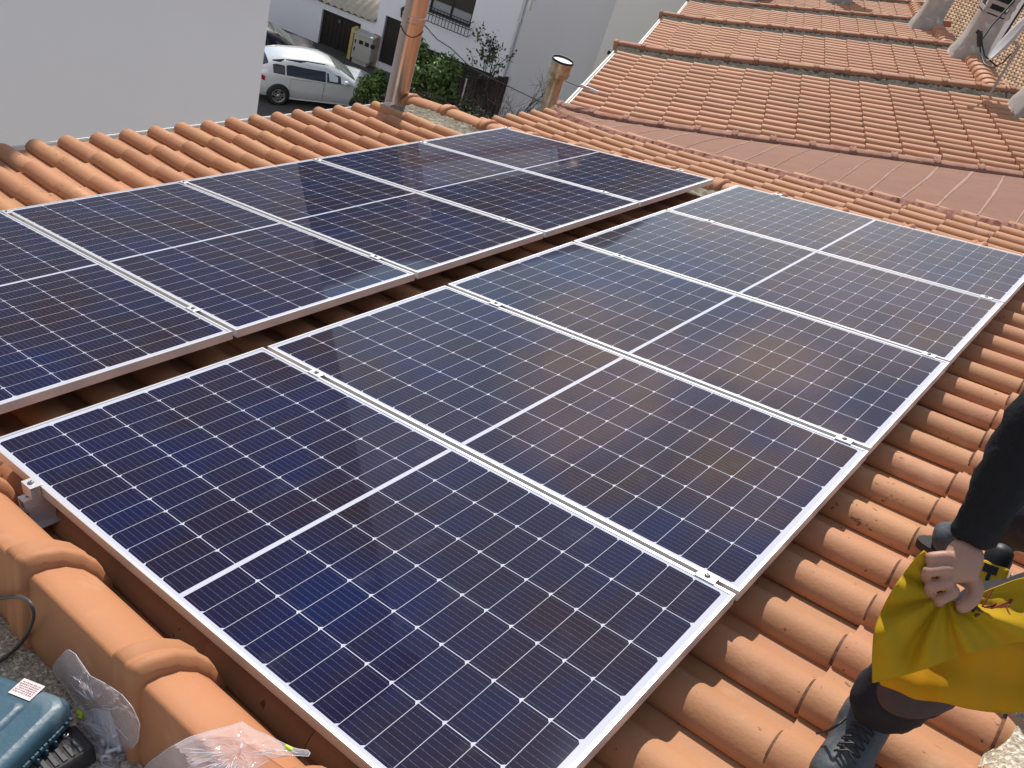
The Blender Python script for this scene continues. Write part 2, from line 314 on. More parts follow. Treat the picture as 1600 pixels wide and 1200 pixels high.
def ridge_run(mb, F, s_list, half, top, sides, mi=0, collar=True, cw=.05, cs=1.0):
    """half-round run along s: profile pts (t,n); collars at s_list"""
    prof = sides
    sa, sb = s_list[0], s_list[-1]
    for i in range(len(s_list) - 1):
        s0, s1 = s_list[i], s_list[i + 1]; r = random.random()
        ctr = V(np.mean([p[0] for p in prof]), min(p[1] for p in prof))
        def ring(s, k, o=0): return [F(s, ctr[0] + (p[0] - ctr[0]) * k + 0, ctr[1] + (p[1] - ctr[1]) * k + o) for p in prof]
        G = [ring(s0 - .03, 1.0), ring(s0 + .3 * (s1 - s0), 1.0), ring(s1 - .05, .985), ring(s1 + .02, .98)]
        k = len(prof); mb.add([p for g in G for p in g], [(a * k + b, (a + 1) * k + b, (a + 1) * k + b + 1, a * k + b + 1) for a in range(3) for b in range(k - 1)], True, mi, r)
        mb.add(G[0], [tuple(range(k))], False, mi, r); mb.add(G[-1][::-1], [tuple(range(k))], False, mi, r)
    if collar:
        for s0 in s_list[:-1]:
            pr_ = [(-cw, 1.0, 0), (-cw * .9, 1.10, .004), (-cw * .45, 1.17, .004), (-cw * .1, 1.10, .002), (cw * .15, 1.10, .002), (cw * .6, 1.19, .004), (cw * 1.05, 1.15, .003), (cw * 1.15, 1.0, 0)]
            G = [[F(s0 + d, ctr[0] + (p[0] - ctr[0]) * (1 + (k_ - 1) * cs), ctr[1] + (p[1] - ctr[1]) * (1 + (k_ - 1) * cs) + o * cs) for p in prof] for d, k_, o in pr_]
            k = len(prof); mb.add([p for g in G for p in g], [(a * k + b, (a + 1) * k + b, (a + 1) * k + b + 1, a * k + b + 1) for a in range(len(G) - 1) for b in range(k - 1)], True, mi, random.random())

def arc(tc, n0, w, h, k=9, pw=.8):
    return [(tc - w / 2 * math.copysign(abs(math.cos(math.pi * j / (k - 1))) ** pw, math.cos(math.pi * j / (k - 1))), n0 + h * math.sin(math.pi * j / (k - 1)) ** pw) for j in range(k)]
def lump(mb, F, s0, s1, t0f, t1f, n0f, n1f, ns=60, ntt=6, amp=.02, mi=0):
    G = []
    for i in range(ns + 1):
        s = s0 + (s1 - s0) * i / ns; row = []
        for j in range(ntt + 1):
            q = j / ntt; t = t0f(s) + (t1f(s) - t0f(s)) * q; n = n0f(s) + (n1f(s) - n0f(s)) * q
            row.append(F(s, t + random.uniform(-amp, amp) * .5, n + random.uniform(-amp, amp)))
        G.append(row)
    mb.grid(G, True, mi)

lift = lambda s: np.interp(s, [-3.8, -3.345, -2.965, -2.4, 2, 4], [-.03, -.062, -.10, -.125, -.12, -.12])
rows1 = [-3.79, -3.345] + [2.345 - .4065 * k for k in range(13, -2, -1)]
lips1 = [.925 + PITCH * k for k in range(-4, 19)]
EAVE1 = -3.79
house_labels = []
def house(label, org): 
    return thing('terraced_house', label, 'house', org, 'terraced houses with tiled roofs')

# ---- house under the panels
h1 = house('terraced house whose terracotta roof carries the ten solar panels', W(-1, 2.5, -9))
b = MB(); tiles(b, W, rows1, lips1, lift); tiles(b, W, rows1, [lips1[0] - PITCH], lift); b.build('tile_roof', [M['tile'], M['lap_shade']], h1)
b = MB()
b.grid([[W(s, t, lift(s) - .10) for t in (-.3, 5.9)] for s in (-3.6, -2, 0, 3.3)], False); b.build('underlay', M['underlay'], h1)
# near verge
vprof = [(-.035, -.17), (-.045, -.10), (-.066, -.045), (-.095, -.003), (-.135, .03), (-.18, .047), (-.212, .052), (-.2225, .047), (-.226, .03), (-.238, -.06), (-.25, -.13), (-.252, -.19)][::-1]
b = MB(); ridge_run(b, W, [-3.9, -3.39, -2.88, -2.37, -1.86, -1.35, -.83, -.31, .20, .715, 1.225, 1.73, 2.24, 2.75], 0, 0, vprof); b.build('verge_tiles', M['verge'], h1)
# far verge and its mortar
fl = lambda s: lift(s) + .12
FV = [-4.0, -3.46, -2.93, -2.4, -1.9, -1.4, -.9, -.4, .1, .6, 1.1, 1.6, 2.1, 2.6, 3.1]
b = MB(); F = lambda s, t, n: W(s, t, n + fl(s)); ridge_run(b, F, FV, 0, 0, arc(5.83, -.28, .26, .135)); b.build('verge_tiles', M['verge'], h1)
b = MB(); lump(b, W, -3.85, 3.0, lambda s: 5.26, lambda s: 5.78, lambda s: lift(s) - .055, lambda s: lift(s) - .08, 170, 8, .012); b.build('mortar', M['mortar'], h1)
b = MB(); b.box((-3.62, -.3, -10), (3.2, 6.0, -.35), lambda x, y, z: V(x * .9613 - .0, y, z + (x * .2756 if z > -5 else 0))); b.build('wall', M['wallw'], h1)
b = MB(); g = W(-3.86, 0, -.105)
b.grid([[W(-3.74, t, -.16) + V(0, 0, -.0) , W(-3.80, t, -.22), W(-3.88, t, -.22), W(-3.925, t, -.14), W(-3.925, t, -.088), W(-3.94, t, -.082)] for t in (-.3, 5.5)], True); b.tube([W(-3.93, -.3, -.083), W(-3.93, 5.5, -.083)], .0075, 8); b.build('gutter', M['gutter'], h1)
# ridge mortar at the top right
b = MB(); lump(b, W, 2.74, 3.25, lambda s: -.3, lambda s: 6.0, lambda s: lift(s) + (-.05 if s < 2.78 else .01), lambda s: lift(s) + (-.05 if s < 2.78 else .01), 12, 150, .012); b.build('ridge_mortar', M['concrete'], h1)

# ---- house on whose parapet the photographer stands
h0 = house('neighbouring house with pebbly concrete parapet beside the verge tiles', W(0, -1.2, -9))
b = MB(); G = [[W(s, t + random.uniform(-.004, .004), -.165 + random.uniform(-.003, .003) - (0.02 if t > -.26 else 0)) for t in (-.235, -.26, -.4, -.6, -.9, -1.4, -2.4)] for s in np.arange(-4, 3.3, .06)]
b.grid(G); b.build('parapet', M['concrete'], h0)
b = MB(); b.box((-3.8, -2.4, -10), (3.1, -.32, -.5), lambda x, y, z: V(x * .96, y, z + (x * .2756 if z > -5 else 0))); b.build('wall', M['wallw'], h0)

# ---- second house: strip of tiles plus the wedge of maroon membrane
n2 = lambda s: float(np.interp(s, [-3.7, -3.2, -2.8, -2.4, -1.8, 4], [-.30, -.33, -.355, -.37, -.385, -.385]))
rows2 = [-3.66, -3.235, -2.83] + [1.475 - .4 * k for k in range(9, -5, -1)][0:]
rows2 = sorted(set([-3.66, -3.235, -2.83] + [1.475 + .397 * k for k in range(-10, 5)]))
rows2 = [r for r in rows2 if r < -2.8 or r > -2.6]
lips2 = [7.455 - PITCH * k for k in range(0, 7)]
h2 = house('terraced house with a strip of tiles below a wide maroon membrane', W(-1, 7, -9))
b = MB(); tiles(b, W, rows2, sorted(lips2) + [7.465 + PITCH], n2); b.build('tile_roof', [M['tile'], M['lap_shade']], h2)
b = MB(); b.grid([[W(s, t, n2(s) - .1) for t in (5.9, 8.3)] for s in (-3.5, -2, 0, 3.3)], False); b.build('underlay', M['underlay'], h2)

P3 = -1.85
n3 = lambda s: P3 + float(np.interp(s, [-.7, 0, .8], [.05, .01, 0]))
def low_edge(q):   # q 0..1 along the membrane, at the tiles of house two
    s = -3.7 + q * 7.2
    return V(s, np.interp(s, [-3.75, -3.61, -3.18, -2.87, -2.44, -2.0, -.4, .8, 3.5], [8.1, 7.86, 7.68, 7.62, 7.60, 7.62, 7.61, 7.60, 7.60]), n2(s) + .012)
def up_edge(q):
    s = -.62 + q * 8.2
    return W2(s, np.interp(s, [-.7, 0, .8, 8], [10.52, 10.36, 10.34, 10.38]), P3 + .015)
G = []
nq = 150
for i in range(nq + 1):
    q = i / nq; A = W(*low_edge(q)); B_ = up_edge(q); row = []
    for j in range(13):
        k = j / 12; P = A * (1 - k) + B_ * k
        fold = .004 * math.exp(-(((q * 21 + .25 * math.sin(k * 5 + q * 9)) % 1 - .5) / .045) ** 2) * math.sin(math.pi * min(1, k + .05))
        P = P + V(0, 0, .02 * math.sin(math.pi * k) + fold + .003 * math.sin(j * 2 + q * 40))
        row.append(P)
    G.append(row)
b = MB(); b.grid(G); b.build('membrane', M['maroon'], h2)
M['seam'] = mat('worn_membrane_seam', (.36, .22, .17), .8, noise=.8, nscale=8, col2=(.28, .155, .115))
for k in range(21):
    q0 = .045 + k * .0458; ph = random.uniform(0, 6); am = random.uniform(.001, .0035); rows_ = []; hw = random.uniform(.0009, .0022)
    for j in range(14):
        kk = .03 + .94 * j / 13; qq = q0 + am * math.sin(kk * 4 + ph); wj = hw * random.uniform(.6, 1.3)
        row = []
        for e_, h_ in ((-1, .0), (-.4, .008), (.4, .008), (1, .0)):
            qa = min(.999, max(0, qq + e_ * wj)); x_ = qa * nq; i0 = int(x_); f_ = x_ - i0; yj = kk * 12; j0 = int(yj); g_ = yj - j0
            P = (G[i0][j0] * (1 - f_) + G[i0 + 1][j0] * f_) * (1 - g_) + (G[i0][min(12, j0 + 1)] * (1 - f_) + G[i0 + 1][min(12, j0 + 1)] * f_) * g_
            row.append(P + V(0, 0, h_ + .002))
        rows_.append(row)
    b = MB(); b.grid(rows_); b.build('membrane_seam', M['seam'], h2)
b = MB()   # torn painted edge on the tiles
G = []
for i in range(260):
    q = i / 259; s, t, n = low_edge(q); jj = random.uniform(-.05, .03)
    G.append([W(s, t + .05, n + .012), W(s, t - .01, n + .014 + random.uniform(-.006, .012)), W(s, t - .07 + jj, n - .018 + random.uniform(-.01, .012)), W(s, t - .13 + jj, n - .05)])
b.grid(G, False); b.build('painted_edge', M['maroon_rough'], h2)

# ---- block two: houses 3, 4, 5, 6 stepping down and away
def chimney(parent, base, w_, d_, h_, flare=1.35, cowl=True):
    u = T2; v_ = V(T2[1], -T2[0], 0); b = MB()
    prof = [(-.5, flare * 1.1), (-.05, flare), (.12, flare * .86), (.3, 1.05), (h_ * .75, 1.0), (h_, 1.0)]
    G = []
    for z, k in prof:
        P = V(*base) + V(0, 0, z); ring = []
        for aa in range(16):
            an = 2 * math.pi * aa / 16; c, s_ = math.cos(an), math.sin(an)
            cc = math.copysign(abs(c) ** .3, c); ss = math.copysign(abs(s_) ** .3, s_)
            ring.append(P + (u * cc * w_ / 2 + v_ * ss * d_ / 2) * k)
        G.append(ring)
    b.grid(G, True, 0, True); ch = b.build('chimney', M['render_grey'], parent)
    if cowl:
        c = MB(); top = V(*base) + V(0, 0, h_)
        for k in range(3): c.obox(top + V(0, 0, .06 + k * .17), u * w_ * .52, v_ * d_ * .52, V(0, 0, .035))
        c.obox(top + V(0, 0, .60), u * w_ * .6, v_ * d_ * .6, V(0, 0, .05))
        for a_ in (-1, 1):
            for b_ in (-1, 1): c.obox(top + u * a_ * w_ * .42 + v_ * b_ * d_ * .42 + V(0, 0, .28), u * .04, v_ * .04, V(0, 0, .28))
        c.build('cowl', M['render_grey'], ch)
        d = MB(); d.obox(top + V(0, 0, .28), u * w_ * .3, v_ * d_ * .3, V(0, 0, .27)); d.build('flue_opening', M['black'], ch)
    return ch
VERGE2 = lambda t0: [(t0 + .12, -.03), (t0 + .10, .06), (t0 + .05, .105), (t0 - .02, .115), (t0 - .085, .10), (t0 - .10, .085), (t0 - .115, .0), (t0 - .12, -.05)]
def block2(label, off, t0, t1, ridge_s=5.75, near='verge', eave=-.66, prof=PROF_LO, voff=None):
    voff = off if voff is None else voff
    org = W2(2, (t0 + t1) / 2, off - 8)
    h = house(label, org)
    nf = lambda s: off + float(np.interp(s, [eave, 0, .8], [.05, .01, 0]))
    rows = [eave + .455 * k for k in range(0, int((ridge_s - eave) / .455) + 1)]
    lips = list(np.arange(t0 + .10, t1 - .28, PITCH * 1.15))
    b = MB(); tiles(b, W2, rows, lips, nf, prof, jit=1.2, lift_=.024, th=.016, wscale=1.15); b.build('tile_roof', [M['tile2'], M['lap_shade']], h)
    b = MB(); b.grid([[W2(s, t, nf(s) - .1) for t in (t0 - .05, t1)] for s in (eave + .2, 1, ridge_s + .1)], False); b.build('underlay', M['underlay'], h)
    # verge run with caps on the near side (t0)
    b = MB(); vs = list(np.arange(eave - .1, ridge_s + .5, .50)); F = lambda s, t, n: W2(s, t, n)
    mt = M['maroon_verge'] if near == 'maroon' else M['verge_far']
    ridge_run(b, lambda s, t, n: W2(s, t + (np.interp(s, [-.7, 0], [.12, 0]) if near == 'maroon' else 0), n + nf(s) + voff - off), vs, 0, 0, [(a_, b_ if near != 'maroon' else b_ * .75 - .02) for a_, b_ in VERGE2(t0)], cw=.04, cs=.6 if near != 'maroon' else .9); b.build('verge_tiles', mt, h)
    if near != 'maroon':
        b = MB(); lump(b, W2, eave - .05, ridge_s + .2, lambda s: t0 - .36, lambda s: t0 - .10, lambda s: nf(s) + voff - off - .035, lambda s: nf(s) + voff - off + .05, 160, 6, .016); b.build('mortar', M['mortar_far'], h)
        b = MB(); b.box((eave + .3, t0 - .05, off - .6), (ridge_s + .1, t0 + .06, voff + .02), W2); b.build('party_wall', M['mortar'], h)
    # ridge tiles across the top
    b = MB(); RF = lambda s, t, n: W2(ridge_s + .12 + t, s, off - .02 + n)
    ridge_run(b, RF, list(np.arange(t0, t1 + .05, .36)), 0, 0, arc(0, -.02, .30, .15, 8), cw=.03); b.build('ridge_tiles', M['tile2'], h)
    b = MB()   # far slope of the roof
    P = [W2(ridge_s + .12, t0, off + .02), W2(ridge_s + .12, t1, off + .02)]; down = V(S2[0], S2[1], 0); down /= np.linalg.norm(down)
    Q = [p + down * 5 - V(0, 0, 1.45) for p in P]; b.add([P[0], P[1], Q[1], Q[0]], [(0, 1, 2, 3)]); b.build('back_slope', M['tile2'], h)
    b = MB(); g0 = W2(eave - .1, t0 + .05, off - .0); g1 = W2(eave - .1, t1 - .12, off - .0)
    b.tube([g0, g1], .022, 8); b.obox((g0 + g1) / 2 - V(0, 0, .05) + S2 * .03, (g1 - g0) / 2, S2 * .012, V(0, 0, .04)); b.build('gutter', M['gutter'], h)
    hd = V(T2[1], -T2[0], 0); c = W2(ridge_s, (t0 + t1) / 2, off); e_ = W2(eave + .25, (t0 + t1) / 2, off)
    b = MB(); L_ = (c - e_) @ hd
    A = [e_ + T2 * s_ * (t1 - t0) / 2 for s_ in (-1, 1)]; 
    pts = [A[0], A[1], A[1] + hd * (L_ + 5), A[0] + hd * (L_ + 5)]
    b.hexa([V(p[0], p[1], -10.) for p in pts] + [V(p[0], p[1], e_[2] - .22) for p in pts]); b.build('wall', M['wallw'], h)
    return h
h3 = block2('terraced house with the widest tiled roof behind the maroon membrane', -1.85, 10.45, 14.72, near='maroon', prof=PROF, ridge_s=6.3)
h4 = block2('terraced house in the middle of the far row, mossy wall under its verge', -2.27, 14.74, 20.35, voff=-1.85, prof=PROF)
h5 = block2('terraced house with narrow tiled band near the top of the photo', -2.70, 20.37, 25.75, voff=-2.27)
h6 = block2('farthest terraced house, only a sliver of tiles at the top edge', -3.12, 25.78, 31.5, voff=-2.70)
h7 = block2('last tiled roof of the terrace, almost out of the frame', -3.5, 31.53, 37.5, voff=-3.12)
chimney(h3, W2(6.02, 13.85, -1.80), .7, .55, 1.3)
chimney(h4, W2(5.85, 19.75, -2.22), .62, .52, .8)
chimney(h5, W2(5.6, 25.2, -2.65), .66, .55, 1.2)
chimney(h6, W2(3.6, 30.9, -3.05), .8, .6, 1.3)

# ------------------------------------------------------------------ solar panels
def panel_proto():
    o = bpy.data.objects.new('solar_panel', None); COL.objects.link(o); o['_org'] = [0., 0., 0.]; o.empty_display_size = .1
    b = MB(); h = .035; k = .0092
    b.box((0, 0, -h), (PL, k, 0)); b.box((0, PW - k, -h), (PL, PW, 0)); b.box((0, k, -h), (k, PW - k, 0)); b.box((PL - k, k, -h), (PL, PW - k, 0))
    b.box((-.0006, .002, -.0125), (0, PW - .002, -.0105)); b.box((PL, .002, -.0125), (PL + .0006, PW - .002, -.0105))
    f = b.build('frame', M['alu'], o)
    b = MB(); b.box((k, k, -.008), (PL - k, PW - k, -.0022)); b.build('glass', M['cells'], o)
    return o
proto = panel_proto()
MROT = Matrix(((S1[0], T1[0], N1[0]), (S1[1], T1[1], N1[1]), (S1[2], T1[2], N1[2]))).to_4x4()
pl_labels = {('A', 0): 'nearest large solar panel, in the row towards the worker', ('A', 1): 'second solar panel from the camera in the row beside the worker',
 ('A', 2): 'middle solar panel of the row beside the worker', ('A', 3): 'fourth solar panel from the camera in the row beside the worker', ('A', 4): 'farthest solar panel of the right row, next to the maroon membrane',
 ('B', 0): 'solar panel cut by the left edge of the photo, in the eave row', ('B', 1): 'second solar panel of the eave row, behind the leftmost one',
 ('B', 2): 'middle solar panel of the eave row', ('B', 3): 'fourth solar panel of the eave row, with the reddish pipe reflection', ('B', 4): 'farthest solar panel of the eave row, nearest the big steel flue'}
SB = -.2024 - PL
for key, lab in pl_labels.items():
    o = proto if key == ('A', 0) else copy_tree(proto)
    P = W(0 if key[0] == 'A' else SB, key[1] * (PW + GAP), 0); mm = MROT.copy(); mm.translation = Vector(P + N1 * random.uniform(-.0012, .0012) + S1 * random.uniform(-.003, .003) * (key != ('A', 0)))
    o.matrix_world = mm; tag(o, lab, 'solar panel', 'solar panels mounted in two rows on the roof')
rail_s = {'A': (.318, 1.985), 'B': (-.497, -2.235)}
rl = {('A', 0): 'aluminium rail end poking out beside the verge tiles under the near panel', ('A', 1): 'aluminium rail under the ridge side of the right panel row',
      ('B', 0): 'aluminium rail under the ridge side of the eave row', ('B', 1): 'aluminium rail under the eave edge of the eave row'}
for r_, ss in rail_s.items():
    for q, s in enumerate(ss):
        t = thing('mounting_rail', rl[(r_, q)], 'rail', W(s, -.05, -.075), 'mounting rails under the panels')
        b = MB(); n0, n1, hw = -.077, -.036, .019
        b.box((s - hw, -.05, n1 - .003), (s + hw, 5.33, n1), W); b.box((s - hw, -.05, n0), (s - hw + .003, 5.33, n1 - .003), W); b.box((s + hw - .003, -.05, n0), (s + hw, 5.33, n1 - .003), W); b.box((s - hw + .003, -.05, n0), (s + hw - .003, 5.33, n0 + .003), W)
        b.build('profile', M['alu_dull'], t)
        if r_ == 'A' and q == 0:
            b = MB(); b.box((s - hw - .008, -.045, -.125), (s + hw + .035, .03, -.122), W); b.box((s + hw + .002, -.045, -.122), (s + hw + .005, .03, -.06), W); b.build('roof_hook', M['alu_dull'], t)
            b = MB(); b.tube([W(s, -.032, n1), W(s, -.032, n1 + .0008)], .0035, 10); b.build('screw_hole', M['black'], t)
        for tt in (1.2, 2.6, 4.0):
            b = MB(); b.tube([W(s, tt, -.19), W(s, tt, -.076)], .006, 8); b.build('hanger_bolt', M['bolt'], t)
ORD = ['first', 'second', 'third', 'fourth', 'fifth']
def clamp(s, t, end=False, row='A', q=0, k=0):
    rw = 'right row' if row == 'A' else 'eave row'; sd = {('A', 0): 'far-left end', ('A', 1): 'end towards the worker', ('B', 0): 'end facing the other row', ('B', 1): 'gutter end'}[(row, q)]
    lb = ('clamp on outer edge of %s panel, %s, %s' % ('nearest' if k == 0 else 'farthest', rw, sd)) if end else 'clamp between %s and %s panels, %s, %s' % (ORD[k - 1], ORD[k], rw, sd)
    o = thing('panel_clamp', lb, 'clamp', W(s, t, 0), 'end clamps on the outer panel edges' if end else 'clamps between the panels')
    b = MB(); hl = .03; hw = .019
    if end:
        sg = -1 if t < 1 else 1
        b.box((s - .028, min(t + sg * .03, t - sg * .006), .0005), (s + .028, max(t + sg * .03, t - sg * .006), .0045), W)
        b.box((s - .028, min(t + sg * .002, t + sg * .005), -.035), (s + .028, max(t + sg * .002, t + sg * .005), .0005), W)
        b.box((s - .028, min(t + sg * .027, t + sg * .03), -.035), (s + .028, max(t + sg * .027, t + sg * .03), .0005), W)
        c = W(s, t + sg * .014, .0045)
    else:
        b.box((s - hl, t - hw, .0005), (s + hl, t + hw, .004), W); c = W(s, t, .004)
    b.build('plate', M['alu'], o, bevel=.0008)
    b = MB(); b.lathe(c, N1, [(0, 0), (0, .0095), (.0015, .0095), (.0015, .0065), (.006, .0062), (.0065, .005), (.0065, .0035), (.003, .003), (.003, 0)], 16); b.build('bolt', M['bolt'], o)
for r_, ss in rail_s.items():
    for q, s in enumerate(ss):
        for k in range(1, 5): clamp(s, k * (PW + GAP) - GAP / 2, False, r_, q, k)
        clamp(s, 0, True, r_, q, 0); clamp(s, 5 * (PW + GAP) - GAP, True, r_, q, 5)

# low hills beyond the houses, seen only as reflections in the glass
G = []
for i in range(60):
    a_ = R(-100 + 150 * i / 59); hgt = (33 if i < 24 else max(12, 33 - (i - 24) * 2.6)) + 3 * math.sin(i * .55) + 2 * math.sin(i * 1.7 + 1) + random.uniform(-1, 1)
    G.append([V(math.sin(a_) * r_, math.cos(a_) * r_, z_) for r_, z_ in ((170, -9.45), (185, hgt * .5 - 4), (205, hgt), (235, hgt * .3), (250, -9.45))])
b = MB(); b.grid(G); o = b.build('hills', mat('wooded_hill', (.055, .055, .035), .95, noise=.8, nscale=.05, col2=(.10, .085, .06))); o['kind'] = 'structure'

# ------------------------------------------------------------------ ground, street
b = MB(); b.add([V(-260, -200, ZG), V(260, -200, ZG), V(260, 300, ZG), V(-260, 300, ZG)], [(0, 1, 2, 3)]); o = b.build('ground', M['pavement']); o['kind'] = 'structure'
CD = V(.42, .9075, 0); CD /= np.linalg.norm(CD); CN = V(CD[1], -CD[0], 0)
b = MB(); c = V(-18.6, 17.6, ZG + .004); b.add([c - CD * 60 - CN * 9, c - CD * 60 + CN * 4.6, c + CD * 4.6 + CN * 4.6, c + CD * 4.6 - CN * 9], [(0, 1, 2, 3)]); o = b.build('street', M['asphalt']); o['kind'] = 'structure'

# ------------------------------------------------------------------ left white building
h = thing('white_building', 'large plain white building filling the upper left corner', 'building', V(-15, -8, ZG))
b = MB(); b.hexa([V(-21, -30, ZG), V(-9, -30, ZG), V(-9, 8.08, ZG), V(-21, 8.08, ZG), V(-21, -30, 9), V(-9, -30, 9), V(-9, 8.08, 9), V(-21, 8.08, 9)]); b.build('wall', M['wallw'], h)
b = MB(); b.box((-21.3, -30.3, 9), (-8.75, 8.35, 9.25)); b.build('roof', M['tile2'], h)

# ------------------------------------------------------------------ facade behind the street
FP = V(-20.7, 22.83, 0); FD = V(math.cos(R(25)), math.sin(R(25)), 0); FN = V(FD[1], -FD[0], 0)   # FN towards camera
def fa(x, y, off=0):
    P = onplane(x, y, FP + FN * off, FN); return V((P - FP) @ FD, P[2])        # (along facade, height)
def FF(u, v, z): return FP + FD * u + FN * v + V(0, 0, z)
def fbox(mb, u0, u1, v0, v1, z0, z1, mi=0): mb.box((u0, v0, z0), (u1, v1, z1), FF, mi)
def shrinkwrap(*p): pass
gA = fa(505, 0); gB = fa(585, 30); dTL = fa(502.4, 13); dBR = fa(547, 105); hL = fa(594, 0)[0]; hR = fa(820, 40)[0]
# garage
g = thing('garage', 'low white garage with corrugated roof behind the parked cars', 'garage', FF(-3.5, -2, ZG))
u0, u1 = fa(395, 40)[0] - 6, fa(583, 60)[0]
zt = (gA[1] + gB[1]) / 2
du0, du1 = dTL[0] + .05, dBR[0] + .12; dz1 = (dTL[1] + fa(560, 36)[1]) / 2; dz0 = ZG
b = MB(); fbox(b, u0, du0, -.25, 0, ZG, zt - .12); fbox(b, du1, u1, -.25, 0, ZG, zt - .12); fbox(b, du0, du1, -.25, 0, dz1, zt - .12); fbox(b, u0, u1, -5, -4.8, ZG, zt + .9); fbox(b, u0, u0 + .2, -4.8, -.25, ZG, zt - .12)
b.build('wall', M['wallb'], g)
b = MB(); G = []
for i in range(int((u1 - u0) / .045)):
    u = u0 + i * .045; z = .035 * math.sin(2 * math.pi * u / .27); G.append([FF(u, .22, zt + z), FF(u, -2.4, zt + .55 + z), FF(u, -5.1, zt + 1.1 + z)])
b.grid(G); b.build('corrugated_roof', M['corr'], g, solid=.015)
dr = MB(); fbox(dr, du0 + .01, du1 - .01, -.2, -.12, dz0, dz1 - .01)
for k in range(9): fbox(dr, du0 + .08 + k * (du1 - du0 - .2) / 8.2, du0 + .13 + k * (du1 - du0 - .2) / 8.2, -.12, -.1, dz0, dz1 - .03)
d_ = dr.build('door', M['darkwood'], g)
b = MB(); fbox(b, du1 - .9, du1 - .82, -.1, -.06, ZG + 1.0, ZG + 1.12); b.build('handle', M['bolt'], d_)
# utility cabinets and yellow post
def cab(px0, px1, pyb, pyt, n, label, name, cat_, m_, dep, dz=0):
    a_ = fa(px0, pyb, .4); c_ = fa(px1, pyb, .4)
    t_ = thing(name, label, cat_, FF((a_[0] + c_[0]) / 2, .3, a_[1])); return t_, a_, c_
cu0, cu1 = fa(551, 70, .5)[0], fa(579, 82, .5)[0]; cz1 = fa(567, 56, .5)[1]; cz0 = fa(563, 96, .5)[1]
t = thing('utility_cabinet', 'pale electricity cabinet with three little windows beside the garage door', 'cabinet', FF((cu0 + cu1) / 2, .35, ZG))
b = MB(); fbox(b, cu0, cu1, .06, .5, cz0 + .02, cz1); b.build('body', M['cabinet'], t, bevel=.01)
b = MB(); fbox(b, cu0 + .05, cu1 - .1, .05, .46, ZG, cz0 + .02); b.build('base', M['cabinet'], t)
b = MB(); fbox(b, cu0 - .04, cu1 + .04, .04, .54, cz1, cz1 + .05); b.build('lid', M['cabinet'], t)
for k in range(3):
    b = MB(); uu = cu0 + .22 + k * .32 * (cu1 - cu0); fbox(b, uu, uu + .16, .5, .508, cz1 - .32, cz1 - .18); b.build('meter_window', M['black'], t)
for z_ in (cz1 - .35, cz0 + .3): 
    b = MB(); fbox(b, cu0 + .06, cu0 + .10, .5, .515, z_, z_ + .14); b.build('hinge', M['black'], t)
t = thing('yellow_post', 'yellow upright board standing at the left side of the pale cabinet', 'post', FF(cu0 - .1, .3, ZG))
b = MB(); fbox(b, cu0 - .15, cu0 - .03, .1, .5, cz0 - .1, cz1 + .12); b.build('board', M['yellowp'], t, bevel=.01)
b = MB(); fbox(b, cu0 - .12, cu0 - .05, .2, .4, ZG, cz0 - .1); b.build('stand', M['yellowp'], t)
# white house
wh = thing('white_house', 'white house with barred window and dark garage opening behind the flue', 'house', FF(3, -3, ZG))
uL = u1 + .01; uR = fa(800, 100)[0]; zT = 1.5
win = (fa(673, 0)[0], fa(737, 30)[0], fa(705, 30)[1], fa(705, 30)[1] + 1.5)
wz0 = (fa(676, 20)[1] + fa(727, 42)[1]) / 2
door = (fa(612, 40)[0], fa(630, 50)[0], ZG, fa(614, 28)[1])
ga = (fa(659, 90)[0], fa(772, 120)[0], ZG, (fa(662, 73)[1] + fa(770, 116)[1]) / 2)
door = (fa(600, 70)[0], fa(628, 70)[0], ZG + .2, fa(614, 28)[1]); door = (min(door[0], door[1] - .8), door[1], door[2], door[3])
win = (win[0], win[1], wz0, wz0 + 1.35)
b = MB(); us = sorted({uL, door[0], door[1], win[0], win[1], ga[0], ga[1], uR}); zs = sorted({ZG, door[2], door[3], win[2], win[3], ga[3], zT})
for i in range(len(us) - 1):
    for j in range(len(zs) - 1):
        um, zm = (us[i] + us[i + 1]) / 2, (zs[j] + zs[j + 1]) / 2
        if any(q[0] < um < q[1] and q[2] < zm < q[3] for q in (door, win, ga)): continue
        fbox(b, us[i], us[i + 1], -.25, .02, zs[j], zs[j + 1])
fbox(b, uL, uR, -7, -6.8, ZG, zT); fbox(b, uL, uR, -6.8, -.26, zT - .1, zT)
b.build('wall', M['wallb'], wh)
b = MB(); G = [[FF(u, v, zT + .1 + (v + 3.5) * -.28 * (1 if v > -3.5 else -1)) for v in (.5, -3.5, -7.4)] for u in (uL - .3, uR + .1)]; b.grid(G, False); b.build('roof', M['tile2'], wh, solid=.1)
w_ = MB(); fbox(w_, win[0], win[0] + .07, -.18, -.12, win[2], win[3]); fbox(w_, win[1] - .07, win[1], -.18, -.12, win[2], win[3]); fbox(w_, win[0] + .07, win[1] - .07, -.18, -.12, win[2], win[2] + .07); fbox(w_, (win[0] + win[1]) / 2 - .04, (win[0] + win[1]) / 2 + .04, -.18, -.12, win[2] + .07, win[3])
wf = w_.build('window', M['black'], wh)
b = MB(); fbox(b, win[0] + .07, win[1] - .07, -.16, -.15, win[2] + .07, win[2] + .42); b.build('pane', mat('pane_light', (.35, .36, .38), .2), wf)
b = MB(); fbox(b, win[0] + .07, win[1] - .07, -.165, -.14, win[2] + .42, win[3]); b.build('shutter', mat('shutter_brown', (.05, .042, .036), .6, noise=.5, nscale=20), wf)
b = MB(); fbox(b, win[0] - .05, win[1] + .05, -.1, .06, win[2] - .05, win[2]); b.build('sill', M['wallb'], wh)
gr = MB(); gz = win[2] - .22
